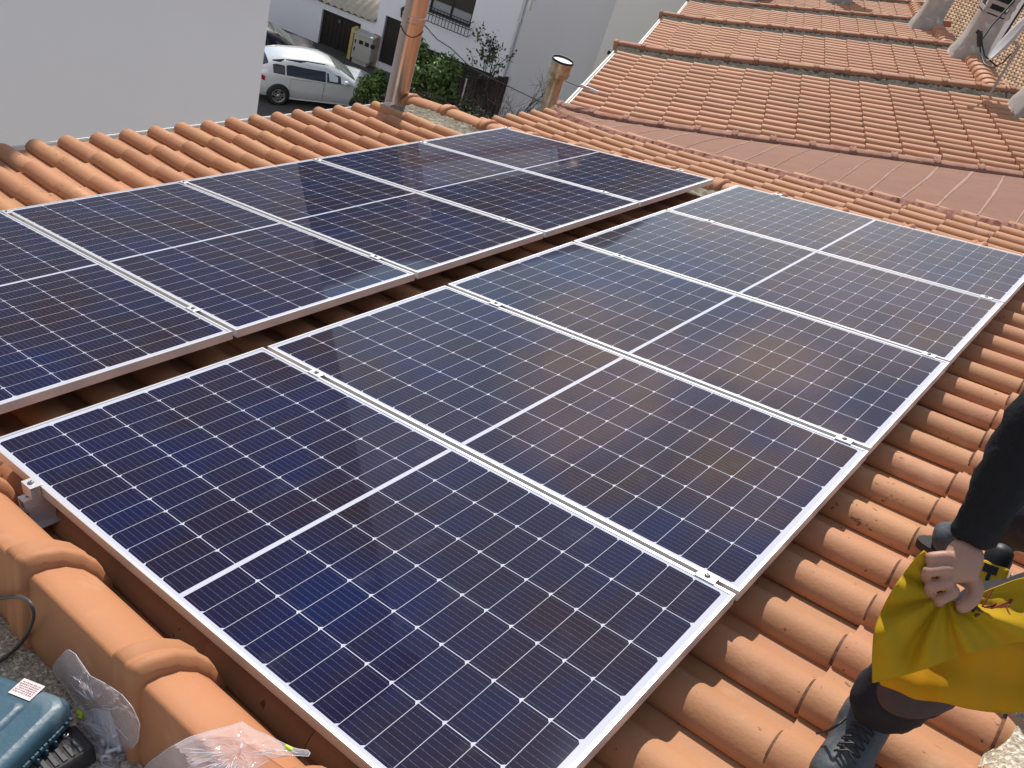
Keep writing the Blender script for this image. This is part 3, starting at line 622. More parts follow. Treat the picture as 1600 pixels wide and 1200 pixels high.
for k in range(15):
    u = win[0] - .08 + k * (win[1] - win[0] + .16) / 14; gr.tube([FF(u, .32, gz), FF(u, .34, gz + .28), FF(u, .30, gz + .5)], .012, 5)
for z in (gz, gz + .26, gz + .5): gr.tube([FF(win[0] - .1, .02, z), FF(win[0] - .1, .33, z), FF(win[1] + .1, .33, z), FF(win[1] + .1, .02, z)], .016, 5)
gr.build('window_grille', M['iron'], wh)
b = MB(); fbox(b, door[0] + .01, door[1] - .01, -.2, -.14, door[2], door[3] - .01)
for k in (0, 1): fbox(b, door[0] + .1, door[1] - .1, -.14, -.12, door[2] + .15 + k * 1.0, door[2] + .95 + k * 1.0)
dd = b.build('door', M['darkwood'], wh); b = MB(); fbox(b, door[1] - .14, door[1] - .1, -.14, -.08, door[2] + 1, door[2] + 1.12); b.build('handle', M['bolt'], dd)
b = MB(); fbox(b, ga[0] + .01, ga[1] - .01, -.22, -.16, ga[2], ga[3] - .01)
z = ga[2] + .15
while z < ga[3] - .1: fbox(b, ga[0] + .01, ga[1] - .01, -.16, -.12, z, z + .1); z += .2
b.build('garage_door', mat('black_slats', (.02, .02, .022), .5), wh)
b = MB(); fbox(b, uL + .02, door[0] - .02, .02, .08, ZG, ZG + 1.15); b.build('stone_plinth', M['stone'], wh)
b = MB(); lp = FF(fa(632, 18)[0], .12, fa(632, 18)[1]); b.lathe(lp - V(0, 0, .2), (0, 0, 1), [(0, .03), (.02, .07), (.25, .1), (.3, .12), (.4, .02)], 8); b.tube([lp + V(0, 0, .1), lp - FN * .14 + V(0, 0, .1)], .015, 5); b.build('wall_lamp', M['iron'], wh)
b = MB(); fbox(b, uR - .22, uR - .12, .02, .12, fa(822, 34)[1], zT); fbox(b, uR - .25, uR - .09, .02, .14, fa(822, 34)[1] - .06, fa(822, 34)[1]); b.tube([FF(uR - .16, .09, fa(822, 34)[1]), FF(uR - .16, .09, ZG)], .05, 8); b.build('downpipe', M['wallg'], wh)
# grey building and cream building to the right
gc = FF(uR + .02, .3, 0); GD = V(.97, .25, 0); GD /= np.linalg.norm(GD); GN = V(GD[1], -GD[0], 0)
cpt = onplane(962, 0, gc, GN); cpt[2] = 0; glen = (cpt - gc) @ GD + 1.0
t = thing('grey_building', 'tall blank grey building wall right of the white house', 'building', V(gc[0] + 3, gc[1] + 3, ZG))
b = MB(); pts = [gc, gc + GD * glen, gc + GD * glen - GN * 9, gc - GN * 9]; b.hexa([V(p[0], p[1], ZG) for p in pts] + [V(p[0], p[1], 0) for p in pts]); b.build('wall', M['wallg'], t)
b = MB(); b.obox(gc + V(0, 0, -2.8) + GN * .035 + GD * .06, GD * .05, GN * .04, V(0, 0, 2.7)); b.build('corner_trim', M['wallc'], t)
b = MB(); pts2 = [p + GN * .3 for p in pts[:2]] + [p - GN * .3 for p in pts[2:]]; b.hexa([V(p[0], p[1], 0.) for p in pts2] + [V(p[0], p[1], .25) for p in pts2]); b.build('roof', M['tile2'], t)
q0 = onplane(964, 0, gc + GN * 1.2, GN); q0[2] = 0
t = thing('cream_building', 'cream coloured building wall just above the far tiled eaves', 'building', V(q0[0] + 5, q0[1] + 3, ZG))
b = MB(); pts = [q0, q0 + GD * 3.6, q0 + GD * 3.6 - GN * 8, q0 - GN * 8]; b.hexa([V(p[0], p[1], ZG) for p in pts] + [V(p[0], p[1], -1.9) for p in pts]); b.build('wall', M['wallc'], t)
b = MB(); pts2 = [p + GN * .3 for p in pts[:2]] + [p - GN * .3 for p in pts[2:]]; b.hexa([V(p[0], p[1], -1.9) for p in pts2] + [V(p[0], p[1], -1.65) for p in pts2]); b.build('roof', M['tile2'], t)
sp = onplane(954, 83, gc + GN * 1.2, GN); b = MB(); b.obox(sp + GN * .03, GD * .09, GN * .03, V(0, 0, .05)); b.build('vent', M['iron'], t)

# ------------------------------------------------------------------ cars
def car(name, label, pos, d, paint, L_=4.3, W_=1.78, H_=1.43, hatch=True, loc_scale=1):
    n = V(-d[1], d[0], 0); org = V(*pos); t = thing(name, label, 'car', org)
    F = lambda x, y, z: org + d * x + n * y + V(0, 0, z)
    if hatch:
        st = [  # x, bottom, sill half width, belt z, belt half width, top z, top half width
            (-2.15, .50, .60, .74, .66, .78, .60), (-2.13, .30, .74, .88, .76, .94, .60), (-1.98, .22, .84, .97, .82, 1.10, .54), (-1.66, .19, .88, 1.0, .865, 1.29, .52), (-1.2, .18, .89, .97, .88, 1.39, .54),
            (-.5, .18, .89, .93, .885, 1.43, .56), (.1, .18, .89, .905, .885, 1.41, .56), (.55, .18, .89, .89, .88, 1.28, .55), (1.05, .18, .89, .88, .87, 1.02, .60), (1.22, .18, .89, .88, .86, .93, .60),
            (1.6, .20, .88, .84, .84, .885, .55), (1.95, .22, .84, .74, .78, .79, .48), (2.12, .28, .72, .62, .66, .66, .42), (2.17, .38, .6, .52, .56, .54, .4)]
    G = []
    for x, zb, ws, zbelt, wb, ztp, wt in st:
        half = [(0, zb), (ws * .9, zb), (ws, zb + .08), (ws + .012, (zb + zbelt) / 2), (wb + .01, zbelt - .05), (wb, zbelt), ((wb * .35 + wt * .65), zbelt + (ztp - zbelt) * .72), (wt * .93, ztp - .02), (wt * .5, ztp), (0, ztp + .008)]
        G.append([F(x, y, z) for y, z in half] + [F(x, -y, z) for y, z in half[-2:0:-1]])
    b = MB(); b.grid(G, True, 0, True); b.add(G[0], [tuple(range(len(G[0])))]); b.add(G[-1][::-1], [tuple(range(len(G[0])))]); b.build('body', paint, t)
    nn = len(G[0])
    def win(i0, i1, f0=0., f1=1., side=1, lo=.1, hi=.94):
        # strip between belt (index 5) and index 7 on one side, between stations i0..i1
        b = MB(); rows = []
        for i in range(i0, i1 + 1):
            a_ = [G[i][j if side > 0 else nn - j] for j in (5, 6, 7)]
            f_ = lambda q: (a_[0] + (a_[1] - a_[0]) * min(1, q / .72) + (a_[2] - a_[1]) * max(0, (q - .72) / .28)) + n * side * .006 + V(0, 0, .002)
            rows.append([f_(lo), f_(.5), f_(hi * .93)])
        if f0: rows[0] = [a_ + (c_ - a_) * f0 for a_, c_ in zip(rows[0], rows[1])]
        if f1 < 1: rows[-1] = [a_ + (c_ - a_) * f1 for a_, c_ in zip(rows[-2], rows[-1])]
        b.grid(rows, True); b.build('window', M['glass_dark'], t)
    for sd in (1, -1):
        win(3, 4, .2, .99, sd, .0, 1.0); win(4, 6, .06, .99, sd, .0, 1.0); win(6, 8, .08, .9, sd, .0, 1.0)
    def cross(i0, i1, name_, lo=.06, hi=.94):
        b = MB(); rows = []
        for q in (lo, (lo + hi) / 2, hi):
            r_ = []
            for j in (7, 8, 9, 10, 11):
                jj = j; P = G[i0][jj] + (G[i1][jj] - G[i0][jj]) * q; r_.append(P + V(0, 0, .012) + d * (.008 if i1 > i0 else 0))
            rows.append(r_)
        b.grid(rows, True); b.build(name_, M['glass_dark'], t)
    cross(6, 7, 'windscreen_top', .7, 1.0) if False else None
    b = MB(); rows = []
    for i, q in ((6, .75), (7, 0), (7, .5), (8, 0), (8, .6)):
        A_ = [G[i][j] + (G[i + 1][j] - G[i][j]) * q for j in (7, 8, 9, 10, 11)]; rows.append([p + V(0, 0, .012) + d * .006 for p in A_])
    b.grid(rows); b.build('windscreen', mat('windscreen', (.10, .12, .11), .08, spec=.9), t)
    b = MB(); rows = []
    for i, q in ((1, .2), (2, 0), (2, .9)):
        A_ = [G[i][j] + (G[i + 1][j] - G[i][j]) * q for j in (6, 7, 8, 9, 10, 11, 12)]; rows.append([p + V(0, 0, .008) - d * .01 for p in A_])
    b.grid(rows); b.build('rear_window', M['glass_dark'], t)
    # wheels
    for x in (-1.35, 1.33):
        for sd in (1, -1):
            c = F(x, sd * (W_ / 2 - .005), .315)
            b = MB(); b.lathe(c - n * sd * .06, n * sd, [(0, 0), (0, .365), (.078, .365), (.078, 0)], 28); b.build('wheel_arch', M['black'], t)
            b = MB(); b.lathe(c - n * sd * .05, n * sd, [(0, .20), (0, .30), (.02, .315), (.12, .315), (.14, .30), (.14, .215), (.11, .21)], 28); wh_ = b.build('wheel', mat('tyre', (.02, .02, .02), .85) if 'tyre' not in bpy.data.materials else bpy.data.materials['tyre'], t)
            b = MB(); b.lathe(c - n * sd * .05, n * sd, [(.09, .205), (.135, .215), (.14, .205), (.12, .19), (.07, .185)], 28)
            for k in range(5):
                an = 2 * math.pi * k / 5 + .3; u_ = d * math.cos(an) + V(0, 0, 1) * math.sin(an); p_ = np.cross(u_, n)
                for e_ in (-.5, .5):
                    b.obox(c + n * sd * .075 + u_ * .115 + p_ * e_ * .06, u_ * .085, p_ * .013, n * .008)
            b.lathe(c - n * sd * .05, n * sd, [(.11, .06), (.135, .055), (.14, 0)], 16); b.build('rim', M['rim'], wh_)
    for sd in (1, -1):
        b = MB(); b.lathe(F(.72, sd * .98, .98), d, [(-.09, .0), (-.085, .06), (-.02, .085), (.06, .075), (.11, .03), (.115, 0)], 12); b.tube([F(.74, sd * .88, .95), F(.72, sd * .96, .97)], .025, 6); b.build('wing_mirror', paint, t)
        b = MB(); G2 = [[F(-2.06 + .16 * a_, sd * (.80 + .045 * a_ + .012), .80 + .14 * c_ - .05 * a_) for c_ in (0, 1)] for a_ in (0, .5, 1, 1.6)]; b.grid(G2); b.build('tail_light', mat('tail_red', (.30, .015, .02), .25), t)
        b = MB(); G2 = [[F(1.72 + .14 * a_, sd * (.855 - .06 * a_ * a_ * .5 + .01), .62 + .13 * c_ + .03 * (2 - a_)) for c_ in (0, 1)] for a_ in (0, 1, 2, 2.6)]; b.grid(G2); b.build('headlight', mat('headlight_glass', (.5, .52, .55), .1), t)
        for x0, x1 in ((-1.02, .04), (.06, 1.08)):
            b = MB(); pts = [F(x0, sd * .905, .30), F(x0, sd * .905, .88), F(x1, sd * .905, .88), F(x1, sd * .905, .30), F(x0, sd * .905, .30)]; b.tube(pts, .0035, 4); b.build('door_seam', M['black'], t)
            b = MB(); b.tube([F(x0 + .1, sd * .905, .80), F(x0 + .12, sd * .93, .805), F(x0 + .27, sd * .93, .81), F(x0 + .29, sd * .905, .815)], .012, 5); b.build('door_handle', paint, t)
        b = MB(); b.tube([F(-1.0, sd * .895, .235), F(1.0, sd * .895, .235)], .02, 5); b.build('sill_trim', paint, t)
    b = MB(); b.obox(F(2.175, 0, .45), d * .01, n * .35, V(0, 0, .07)); b.build('grille', M['black'], t)
    b = MB(); b.obox(F(-2.155, 0, .62), d * .006, n * .26, V(0, 0, .055)); b.build('number_plate', M['white'], t)
    return t
M['rim'] = mat('rim_alloy', (.5, .5, .51), .35, metal=.8)
M['paintw'] = mat('silver_white_paint', (.62, .66, .67), .25, metal=.15, coat=1)
M['paintd'] = mat('dark_blue_paint', (.008, .007, .016), .4, spec=.2, coat=.08)
rw_ = atz(424, 162, ZG); fw_ = atz(551, 176, ZG); dcar = fw_ - rw_; dcar[2] = 0; dcar /= np.linalg.norm(dcar); ncar = V(-dcar[1], dcar[0], 0)
mid = (rw_ + fw_) / 2 + ncar * .88 + dcar * .18; mid[2] = ZG + .006
car('parked_car', 'pale silver hatchback parked in the street beside the white building', mid, dcar, M['paintw'])
dk = mid + ncar * 2.2 - dcar * 1.45
car('parked_car', 'dark blue car mostly hidden behind the silver hatchback', dk, dcar, M['paintd'])

# ------------------------------------------------------------------ flues and wire
def flue(px0, px1, pyb, dref, label, top_z, rad, m_, capped):
    base = onplane((px0 + px1) / 2, pyb, W(dref, 0, 0), S1) if False else None
fb = W(-4.12, 5.75, -.12); 
t = thing('steel_flue', 'tall shiny steel flue reflecting orange tiles, at the far end of the eave', 'flue', V(fb[0], fb[1], fb[2] - 6))
top = fb + V(0, 0, 1.32); b = MB(); r = .112
b.tube([fb - V(0, 0, 6), top], r, 28); b.build('pipe', M['steelpipe'], t)
for dz in (.86,):
    b = MB(); b.lathe(fb + V(0, 0, dz - .03), (0, 0, 1), [(0, r), (.003, r + .006), (.02, r + .008), (.04, r + .002), (.05, r + .008), (.066, r + .006), (.07, r)], 28); b.build('joint_band', M['steelpipe'], t)
b = MB(); b.tube([fb + V(0, 0, .74) + V(math.cos(a_) * (r + .004), math.sin(a_) * (r + .004), .03 * math.sin(a_ * 2)) for a_ in np.linspace(0, 6.28, 24)], .004, 5); b.build('wire_loop', M['iron'], t)
b = MB(); b.lathe(top, (0, 0, 1), [(-.05, r), (-.045, r + .01), (.12, r + .012), (.125, r - .01)], 28); b.build('joint_band', M['steelpipe'], t)
fb2 = W(-4.1, 8.4, -.4)
hh = 0.56
t = thing('steel_flue', 'short stained steel flue with bright white top and wide collar', 'flue', V(fb2[0], fb2[1], fb2[2] - 6))
b = MB(); b.tube([fb2 - V(0, 0, 6), fb2 + V(0, 0, hh - .06)], .088, 24); b.build('pipe', M['steelpipe2'], t)
tp = fb2 + V(0, 0, hh)
b = MB(); b.lathe(tp, (0, 0, 1), [(-.20, .089), (-.17, .105), (-.145, .132), (-.135, .126), (-.12, .126), (-.11, .138), (-.09, .138), (-.08, .130), (-.0, .130), (.01, .138), (.03, .138), (.035, .128), (-.02, .124)], 30); b.build('collar', M['steelpipe2'], t)
b = MB(); b.lathe(tp, (0, 0, 1), [(.032, 0), (.032, .127)], 30); b.build('cap_disc', M['captop'], t)
b = MB(); b.lathe(tp, (0, 0, 1), [(.03, .128), (.055, .132), (.058, .140), (.03, .141)], 30); b.build('rim_ring', M['black'], t)
b = MB(); A = fb + V(.1, .02, .66); B_ = fb2 + V(-.08, -.02, hh - .1); pts = []
mids = [(655, 40), (690, 62), (740, 95), (800, 128)]
P0 = atd(662, 38, 9.1); P1 = atd(704, 75, 9.7); P2 = atd(770, 123, 10.6); P3_ = atd(846, 160, 11.05)
b.tube([P0, (P0 + P1) / 2 - V(0, 0, .03), P1, (P1 + P2) / 2 - V(0, 0, .05), P2, (P2 + P3_) / 2, P3_], .006, 5); tag(b.build('guy_wire', M['iron']), 'thin dark wire hanging down to the right from the tall flue', 'wire')
b = MB(); Q0 = atd(884, 127, 11); Q1 = atd(921, 139, 12.0); b.tube([Q0, (Q0 + Q1) / 2 - V(0, 0, .015), Q1], .005, 5); tag(b.build('guy_wire', M['iron']), 'thin wire from the short flue collar to the tiled eave', 'wire')
b = MB(); Q = atd(919, 138, 12.3); b.tube([Q - V(.0, 0, 0) - T2 * .0 - FD * .12, Q + FD * .16], .022, 6); tag(b.build('gutter_bracket', M['white']), 'small white bracket sticking out at the far eave', 'bracket')

# ------------------------------------------------------------------ plants and fence
def leaves(mb, c, rad, n, size, squash=(1, 1, 1), clump=14, density=.75):
    cl = [V(*c) + V(*[max(-.7, min(.7, random.gauss(0, .36))) * r_ for r_ in rad]) for _ in range(clump)]
    for i in range(n):
        q = random.choice(cl); dv = V(*[random.gauss(0, 1) for _ in range(3)]); dv /= np.linalg.norm(dv)
        P = q + dv * V(*rad) * random.uniform(.1, .36)
        if P[2] < c[2] - rad[2]: continue
        u = V(*[random.gauss(0, 1) for _ in range(3)]); u /= np.linalg.norm(u); v = np.cross(u, dv); v /= (np.linalg.norm(v) + 1e-9); s = size * random.uniform(.6, 1.3)
        mb.add([P - u * s, P + v * s * .45, P + u * s, P - v * s * .45], [(0, 1, 2, 3)])
def plant(name, label, cat_, c, rad, n, size, m_, stem=True, clump=16):
    t = thing(name, label, cat_, V(c[0], c[1], ZG)); b = MB(); leaves(b, c, rad, n, size, clump=clump); b.build('foliage', m_, t)
    if stem:
        b = MB(); base = V(c[0], c[1], ZG)
        for k in range(5):
            e = V(*c) + V(random.uniform(-.6, .6) * rad[0], random.uniform(-.6, .6) * rad[1], random.uniform(0, .6) * rad[2]); b.tube([base + V(random.uniform(-.1, .1), random.uniform(-.1, .1), 0), (base + e) / 2 + V(.1, 0, 0), e], [.05, .035, .012], 6)
        b.build('stems', M['twig'], t)
    return t
zt = lambda x, y, d: atd(x, y, d)
c = atd(668, 128, 24.5); plant('shrub', 'dense dark green shrub right of the tall steel flue', 'shrub', c, (.95, .9, 1.15), 9000, .075, M['leaf'], clump=26)
c = atd(588, 142, 25); plant('shrub', 'bright green bush between the silver car and the tall flue', 'shrub', c, (.62, .6, .75), 3600, .07, M['leaf'], clump=16)
c = atd(640, 172, 23); plant('shrub', 'low hedge growth under the tall flue, seen over the ridge tiles', 'shrub', c, (1.1, .8, .6), 3200, .07, M['leafd'], clump=20)
c = atd(748, 192, 23.5); plant('shrub', 'dark ivy mass at the foot of the brown brushwood fence', 'shrub', c, (1.5, .9, .5), 4200, .06, M['leafd'], clump=26)
c = atd(742, 100, 27.3); 
def branch(mb, p, d, L_, r, depth, spread=.55, leafmb=None, lp=.0, up=.0):
    d = d / np.linalg.norm(d); n = 4; pts = [p]; q = p
    for i in range(n):
        d = d + V(*[random.gauss(0, .13) for _ in range(3)]) + V(0, 0, up); d /= np.linalg.norm(d); q = q + d * L_ / n; pts.append(q)
    mb.tube(pts, [r * (1 - .5 * i / n) for i in range(n + 1)], 5 if depth > 1 else 4, False)
    if leafmb is not None and depth <= 1:
        for _ in range(int(lp)):
            P = pts[random.randint(1, n)] + V(*[random.gauss(0, .07) for _ in range(3)]); u = V(*[random.gauss(0, 1) for _ in range(3)]); u /= np.linalg.norm(u); v = np.cross(u, d); v /= np.linalg.norm(v) + 1e-9; s = .06
            leafmb.add([P - u * s, P + v * s * .6, P + u * s, P - v * s * .6], [(0, 1, 2, 3)])
    if depth > 0:
        for k in range(random.choice((2, 3, 3))):
            nd = d + V(*[random.gauss(0, spread) for _ in range(3)]); branch(mb, pts[random.randint(2, n)], nd, L_ * random.uniform(.55, .8), r * .5, depth - 1, spread, leafmb, lp, up)
random.seed(21)
base = atd(752, 160, 26); base[2] = ZG
t = thing('small_tree', 'thin young tree with sparse leaves in front of the white house wall', 'tree', base); b = MB(); lf = MB()
hgt = atd(745, 100, 26)[2] - ZG; b.tube([base, base + V(.05, 0, hgt * .5), base + V(0, .05, hgt)], [.06, .05, .03], 7)
for k in range(5): branch(b, base + V(0, .05, hgt * (.75 + .06 * k)), V(random.uniform(-.5, .5), random.uniform(-.3, .3), 1), .85, .02, 2, .4, lf, 7)
b.build('trunk', M['twig'], t); lf.build('crown', M['leafd'], t)
for q, (px, py, d_, lab) in enumerate([(800, 170, 21, 'leafless tangled tree left of the short steel flue'), (835, 178, 17, 'bare twiggy tree directly behind the short steel flue')]):
    base = atd(px, py, d_); topz = atd(px, 118, d_)[2]; base[2] = ZG; t = thing('bare_tree', lab, 'tree', base, 'leafless trees in the garden'); b = MB(); H = topz - ZG
    b.tube([base, base + V(.1, 0, H * .35), base + V(0, .1, H * .62)], [.08, .06, .05], 7)
    for k in range(13): branch(b, base + V(0, .1 * k / 9, H * (.45 + .018 * k)), V(random.uniform(-1, 1), random.uniform(-1, 1), random.uniform(.3, 1.1)), H * .22, .034, 4, .6, up=.03)
    b.build('trunk', M['twig'], t)
# brushwood fence
f0 = atd(690, 126, 24.6); f1 = atd(795, 120, 26.5); ftop = f0[2]
t = thing('brushwood_fence', 'tall brown brushwood fence in front of the dark garage opening', 'fence', V(f0[0], f0[1], ZG))
fd = f1 - f0; fd[2] = 0; fl_ = np.linalg.norm(fd); fd /= fl_; b = MB()
x = 0
while x < fl_:
    w_ = random.uniform(.018, .05); hgt = f0[2] + (f1[2] - f0[2]) * x / fl_ + random.uniform(-.06, .04); P = V(f0[0], f0[1], 0) + fd * x
    b.obox(V(P[0], P[1], (ZG + hgt) / 2) + V(*[random.uniform(-.015, .015), random.uniform(-.015, .015), 0]), fd * w_ * .55, V(fd[1], -fd[0], 0) * .012, V(0, 0, (hgt - ZG) / 2)); x += w_
b.build('canes', M['brush'], t)
b = MB(); b.tube([f0 - V(0, 0, .02), f1 - V(0, 0, .02)], .02, 6); b.build('top_rail', M['twig'], t)
for k in range(4):
    b = MB(); P = f0 + (f1 - f0) * (k / 3); Pp = P + V(fd[1], -fd[0], 0) * .05; b.tube([V(Pp[0], Pp[1], ZG), Pp + V(0, 0, .04)], .03, 6); b.build('post', M['wallg'], t)

# ------------------------------------------------------------------ beyond the ridge, upper right
az = R(282); dn = V(math.cos(az), math.sin(az), 0); ta = V(-dn[1], dn[0], 0); sl_ = R(17)
C0 = atd(1500, 30, 52); S3 = -(dn * math.cos(sl_) - V(0, 0, math.sin(sl_))); N3 = np.cross(S3, -ta) if np.cross(S3, -ta)[2] > 0 else np.cross(S3, ta)
t = thing('tiled_roof_house', 'distant house with yellowish tiled roof in the top right corner', 'house', C0 - V(0, 0, 8))
b = MB(); P_S = [(0, -.03), (.04, .0), (.09, 0), (.13, -.05), (.2, -.055)]
Fr = lambda s, t_, n: C0 + S3 * s + ta * t_ + N3 * n
for i in range(62):
    for j in range(92):
        r_ = random.random(); s0 = -21 + i * .46; t0 = -6 + j * .2
        top = [Fr(s0, t0 + u, z + .05) for u, z in P_S]; low = [Fr(s0 + .49, t0 + u, z) for u, z in P_S]
        b.add(top + low, [(k, k + 1, k + 6, k + 5) for k in range(4)], True, 0, r_)
        b.add(top + [p - N3 * .05 for p in top], [(k + 5, k + 6, k + 1, k) for k in range(4)], False, 0, r_)
b.build('tile_roof', M['tile3'], t)
b = MB(); pts = [Fr(-20.7, -5.8, -.4), Fr(-20.7, 12.2, -.4), Fr(7.2, 12.2, -.4), Fr(7.2, -5.8, -.4)]; lo = min(p[2] for p in pts); b.hexa([V(p[0], p[1], ZG) for p in pts] + pts); b.build('wall', M['wallw'], t)
for q, (x0, y0, x1, y1, d_) in enumerate([(1556, 0, 1500, 100, 20.)]):
    pass
P = atd(1562, 5, 27); t = thing('white_gable_wall', 'pale rendered gable wall strip behind the banded chimney', 'wall', V(P[0], P[1], ZG))
b = MB(); b.obox(V(P[0], P[1], (ZG + P[2] + 1.5) / 2) + V(.1, 0, 0), V(.42, .16, 0), V(-.12, .3, 0), V(0, 0, (P[2] + 1.5 - ZG) / 2)); b.build('render', M['wallw'], t)
b = MB(); b.tube([V(P[0] + .62, P[1] + .1, ZG), V(P[0] + .62, P[1] + .1, P[2] + 1.4)], .045, 6); b.build('dark_edge_pipe', M['black'], t)
# satellite dish
dc = atd(1583, 64, 13.2); t = thing('satellite_dish', 'grey satellite dish seen edge on beyond the far ridge tiles', 'satellite dish', dc - V(0, 0, .9))
vd = ray(1583, 64); vd /= np.linalg.norm(vd); mj = atd(1612, 33, 13.2) - atd(1553, 97, 13.2); mj /= np.linalg.norm(mj); ax = np.cross(vd, mj); ax = ax * (1 if ax[2] > 0 else -1) - vd * .13; ax /= np.linalg.norm(ax); b = MB(); G = []
u = np.cross(ax, V(0, 0, 1)); u /= np.linalg.norm(u); v = np.cross(ax, u)
for r_ in np.linspace(0.001, .41, 8): G.append([dc + ax * (r_ ** 2 * .55) + (u * math.cos(a_) * .9 + v * math.sin(a_)) * r_ for a_ in np.linspace(0, 2 * math.pi, 28, endpoint=False)])
b.grid(G, True, 0, True); b.build('dish', M['dish'], t, solid=.008)
b = MB(); lnb = dc + ax * .5 - V(0, 0, .18); b.tube([dc - v * -.0 - V(0, 0, .40), dc + ax * .25 - V(0, 0, .38), lnb], .014, 6); b.lathe(lnb, -ax, [(-.05, .03), (0, .035), (.05, .02), (.05, 0)], 10); b.build('lnb_arm', M['iron'], t)
b = MB(); b.tube([dc - ax * .02, dc - ax * .12, dc - ax * .14 - V(0, 0, .8)], .022, 8); b.build('mast', M['bolt'], t)
ch_p = atd(1531, 66, 15.6); b = MB(); Q = [atd(1531, 66, 15.6), atd(1532, 85, 15.5), atd(1538, 100, 15.3), atd(1552, 106, 15.0), atd(1568, 97, 14.4), atd(1580, 84, 13.8)]
b.tube(Q, .014, 5); tag(b.build('antenna_cable', M['black']), 'black cable sagging from the banded chimney to the dish', 'cable')
b = MB(); b.tube([atd(1531, 50, 15.6), atd(1531, 72, 15.6)], .05, 8); b.tube([atd(1531, 66, 15.6), atd(1549, 40, 15.7), atd(1585, 0, 15.8)], .02, 5); o = b.build('antenna_mast', M['black']); tag(o, 'thin black aerial pole leaning beside the banded chimney', 'aerial')

# ------------------------------------------------------------------ things lying on the parapet
def crs(P, n=6):     # Catmull-Rom through points
    P = [V(*p) for p in P]; P = [2 * P[0] - P[1]] + P + [2 * P[-1] - P[-2]]; out = []
    for i in range(1, len(P) - 2):
        for k in range(n):
            t = k / n; a, b_, c, d = P[i - 1:i + 3]
            out.append(.5 * ((2 * b_) + (c - a) * t + (2 * a - 5 * b_ + 4 * c - d) * t * t + (3 * b_ - a - 3 * c + d) * t ** 3))
    return out + [P[-2]]
M['case'] = mat('case_blue_plastic', (.045, .105, .15), .42, spec=.5, noise=.35, nscale=9, col2=(.03, .075, .11), bump=.15, bscale=50, stain=(7, .58, (.20, .26, .29), .45))
M['case_dark'] = mat('case_blue_side', (.06, .125, .16), .5, noise=.5, nscale=14, col2=(.04, .085, .11), stain=(20, .6, (.25, .28, .28), .5))
M['sticker'] = mat('sticker', (.70, .66, .66), .5, noise=.4, nscale=50, col2=(.6, .5, .5))
M['ink'] = mat('sticker_ink', (.28, .12, .12), .6)
c0 = atn(116, 1090, -.05); c1 = atn(10, 1195, -.05); c2 = atn(0, 1042, -.05)
ex = c1 - c0; ex /= np.linalg.norm(ex); ey = c2 - c0; ey -= ex * (ey @ ex); ey /= np.linalg.norm(ey); ez = N1
CX, CY, CZ = .34, .30, .112
def FC(x, y, z): return c0 + ex * x + ey * y + ez * z      # z=0 is the lid top
tcase = thing('tool_case', 'scuffed blue plastic power tool case with white sticker in the bottom left corner', 'tool case', FC(CX / 2, CY / 2, -CZ))
def rrect(x0, y0, x1, y1, r, z, k=6, f=FC):
    pts = []
    for cx, cy, a0 in ((x1 - r, y1 - r, 0), (x0 + r, y1 - r, 90), (x0 + r, y0 + r, 180), (x1 - r, y0 + r, 270)):
        for j in range(k + 1):
            a_ = R(a0 + 90 * j / k); pts.append(f(cx + r * math.cos(a_), cy + r * math.sin(a_), z))
    return pts
def loft(b, rings, mi=0, cap0=True, cap1=True):
    b.grid(rings, True, mi, True)
    if cap0: b.add(rings[0][::-1], [tuple(range(len(rings[0])))], False, mi)
    if cap1: b.add(rings[-1], [tuple(range(len(rings[0])))], False, mi)
b = MB(); loft(b, [rrect(0, 0, CX, CY, .03, -.046), rrect(0, 0, CX, CY, .03, -.02), rrect(.003, .003, CX - .003, CY - .003, .03, -.011), rrect(.012, .012, CX - .012, CY - .012, .028, -.003), rrect(.024, .024, CX - .024, CY - .024, .024, 0)])
loft(b, [rrect(.05, .075, .20, .22, .02, 0), rrect(.055, .08, .195, .215, .02, .006), rrect(.065, .09, .185, .205, .018, .008)], cap0=False)
for k in range(3): b.box((.225, .06 + k * .07, -.001), (.30, .10 + k * .07, .005), FC)
lid = b.build('lid', M['case'], tcase)
b = MB()
for k in range(26):
    x = .02 + k * .0122; b.box((x, -.006, -.050 + random.uniform(-.002, .002)), (x + random.uniform(.005, .011), .002, -.041), FC)
    if k < 22: b.box((-.006, x, -.050 + random.uniform(-.002, .002)), (.002, x + random.uniform(.005, .011), -.041), FC)
b.build('seam_ridge', M['case_dark'], lid)
b = MB(); loft(b, [rrect(.018, .018, CX - .018, CY - .018, .03, -CZ), rrect(.008, .008, CX - .008, CY - .008, .03, -.10), rrect(.003, .003, CX - .003, CY - .003, .03, -.052), rrect(.003, .003, CX - .003, CY - .003, .03, -.049)]); bs = b.build('base', M['case_dark'], tcase)
b = MB()
for x in (.075, .10, .125): b.box((x, -.012, -.098), (x + .004, .003, -.052), FC)
b.box((.070, -.013, -.075), (.134, -.008, -.070), FC); b.box((.070, -.018, -.100), (.134, -.004, -.096), FC); b.build('latch', M['case'], tcase, bevel=.001)
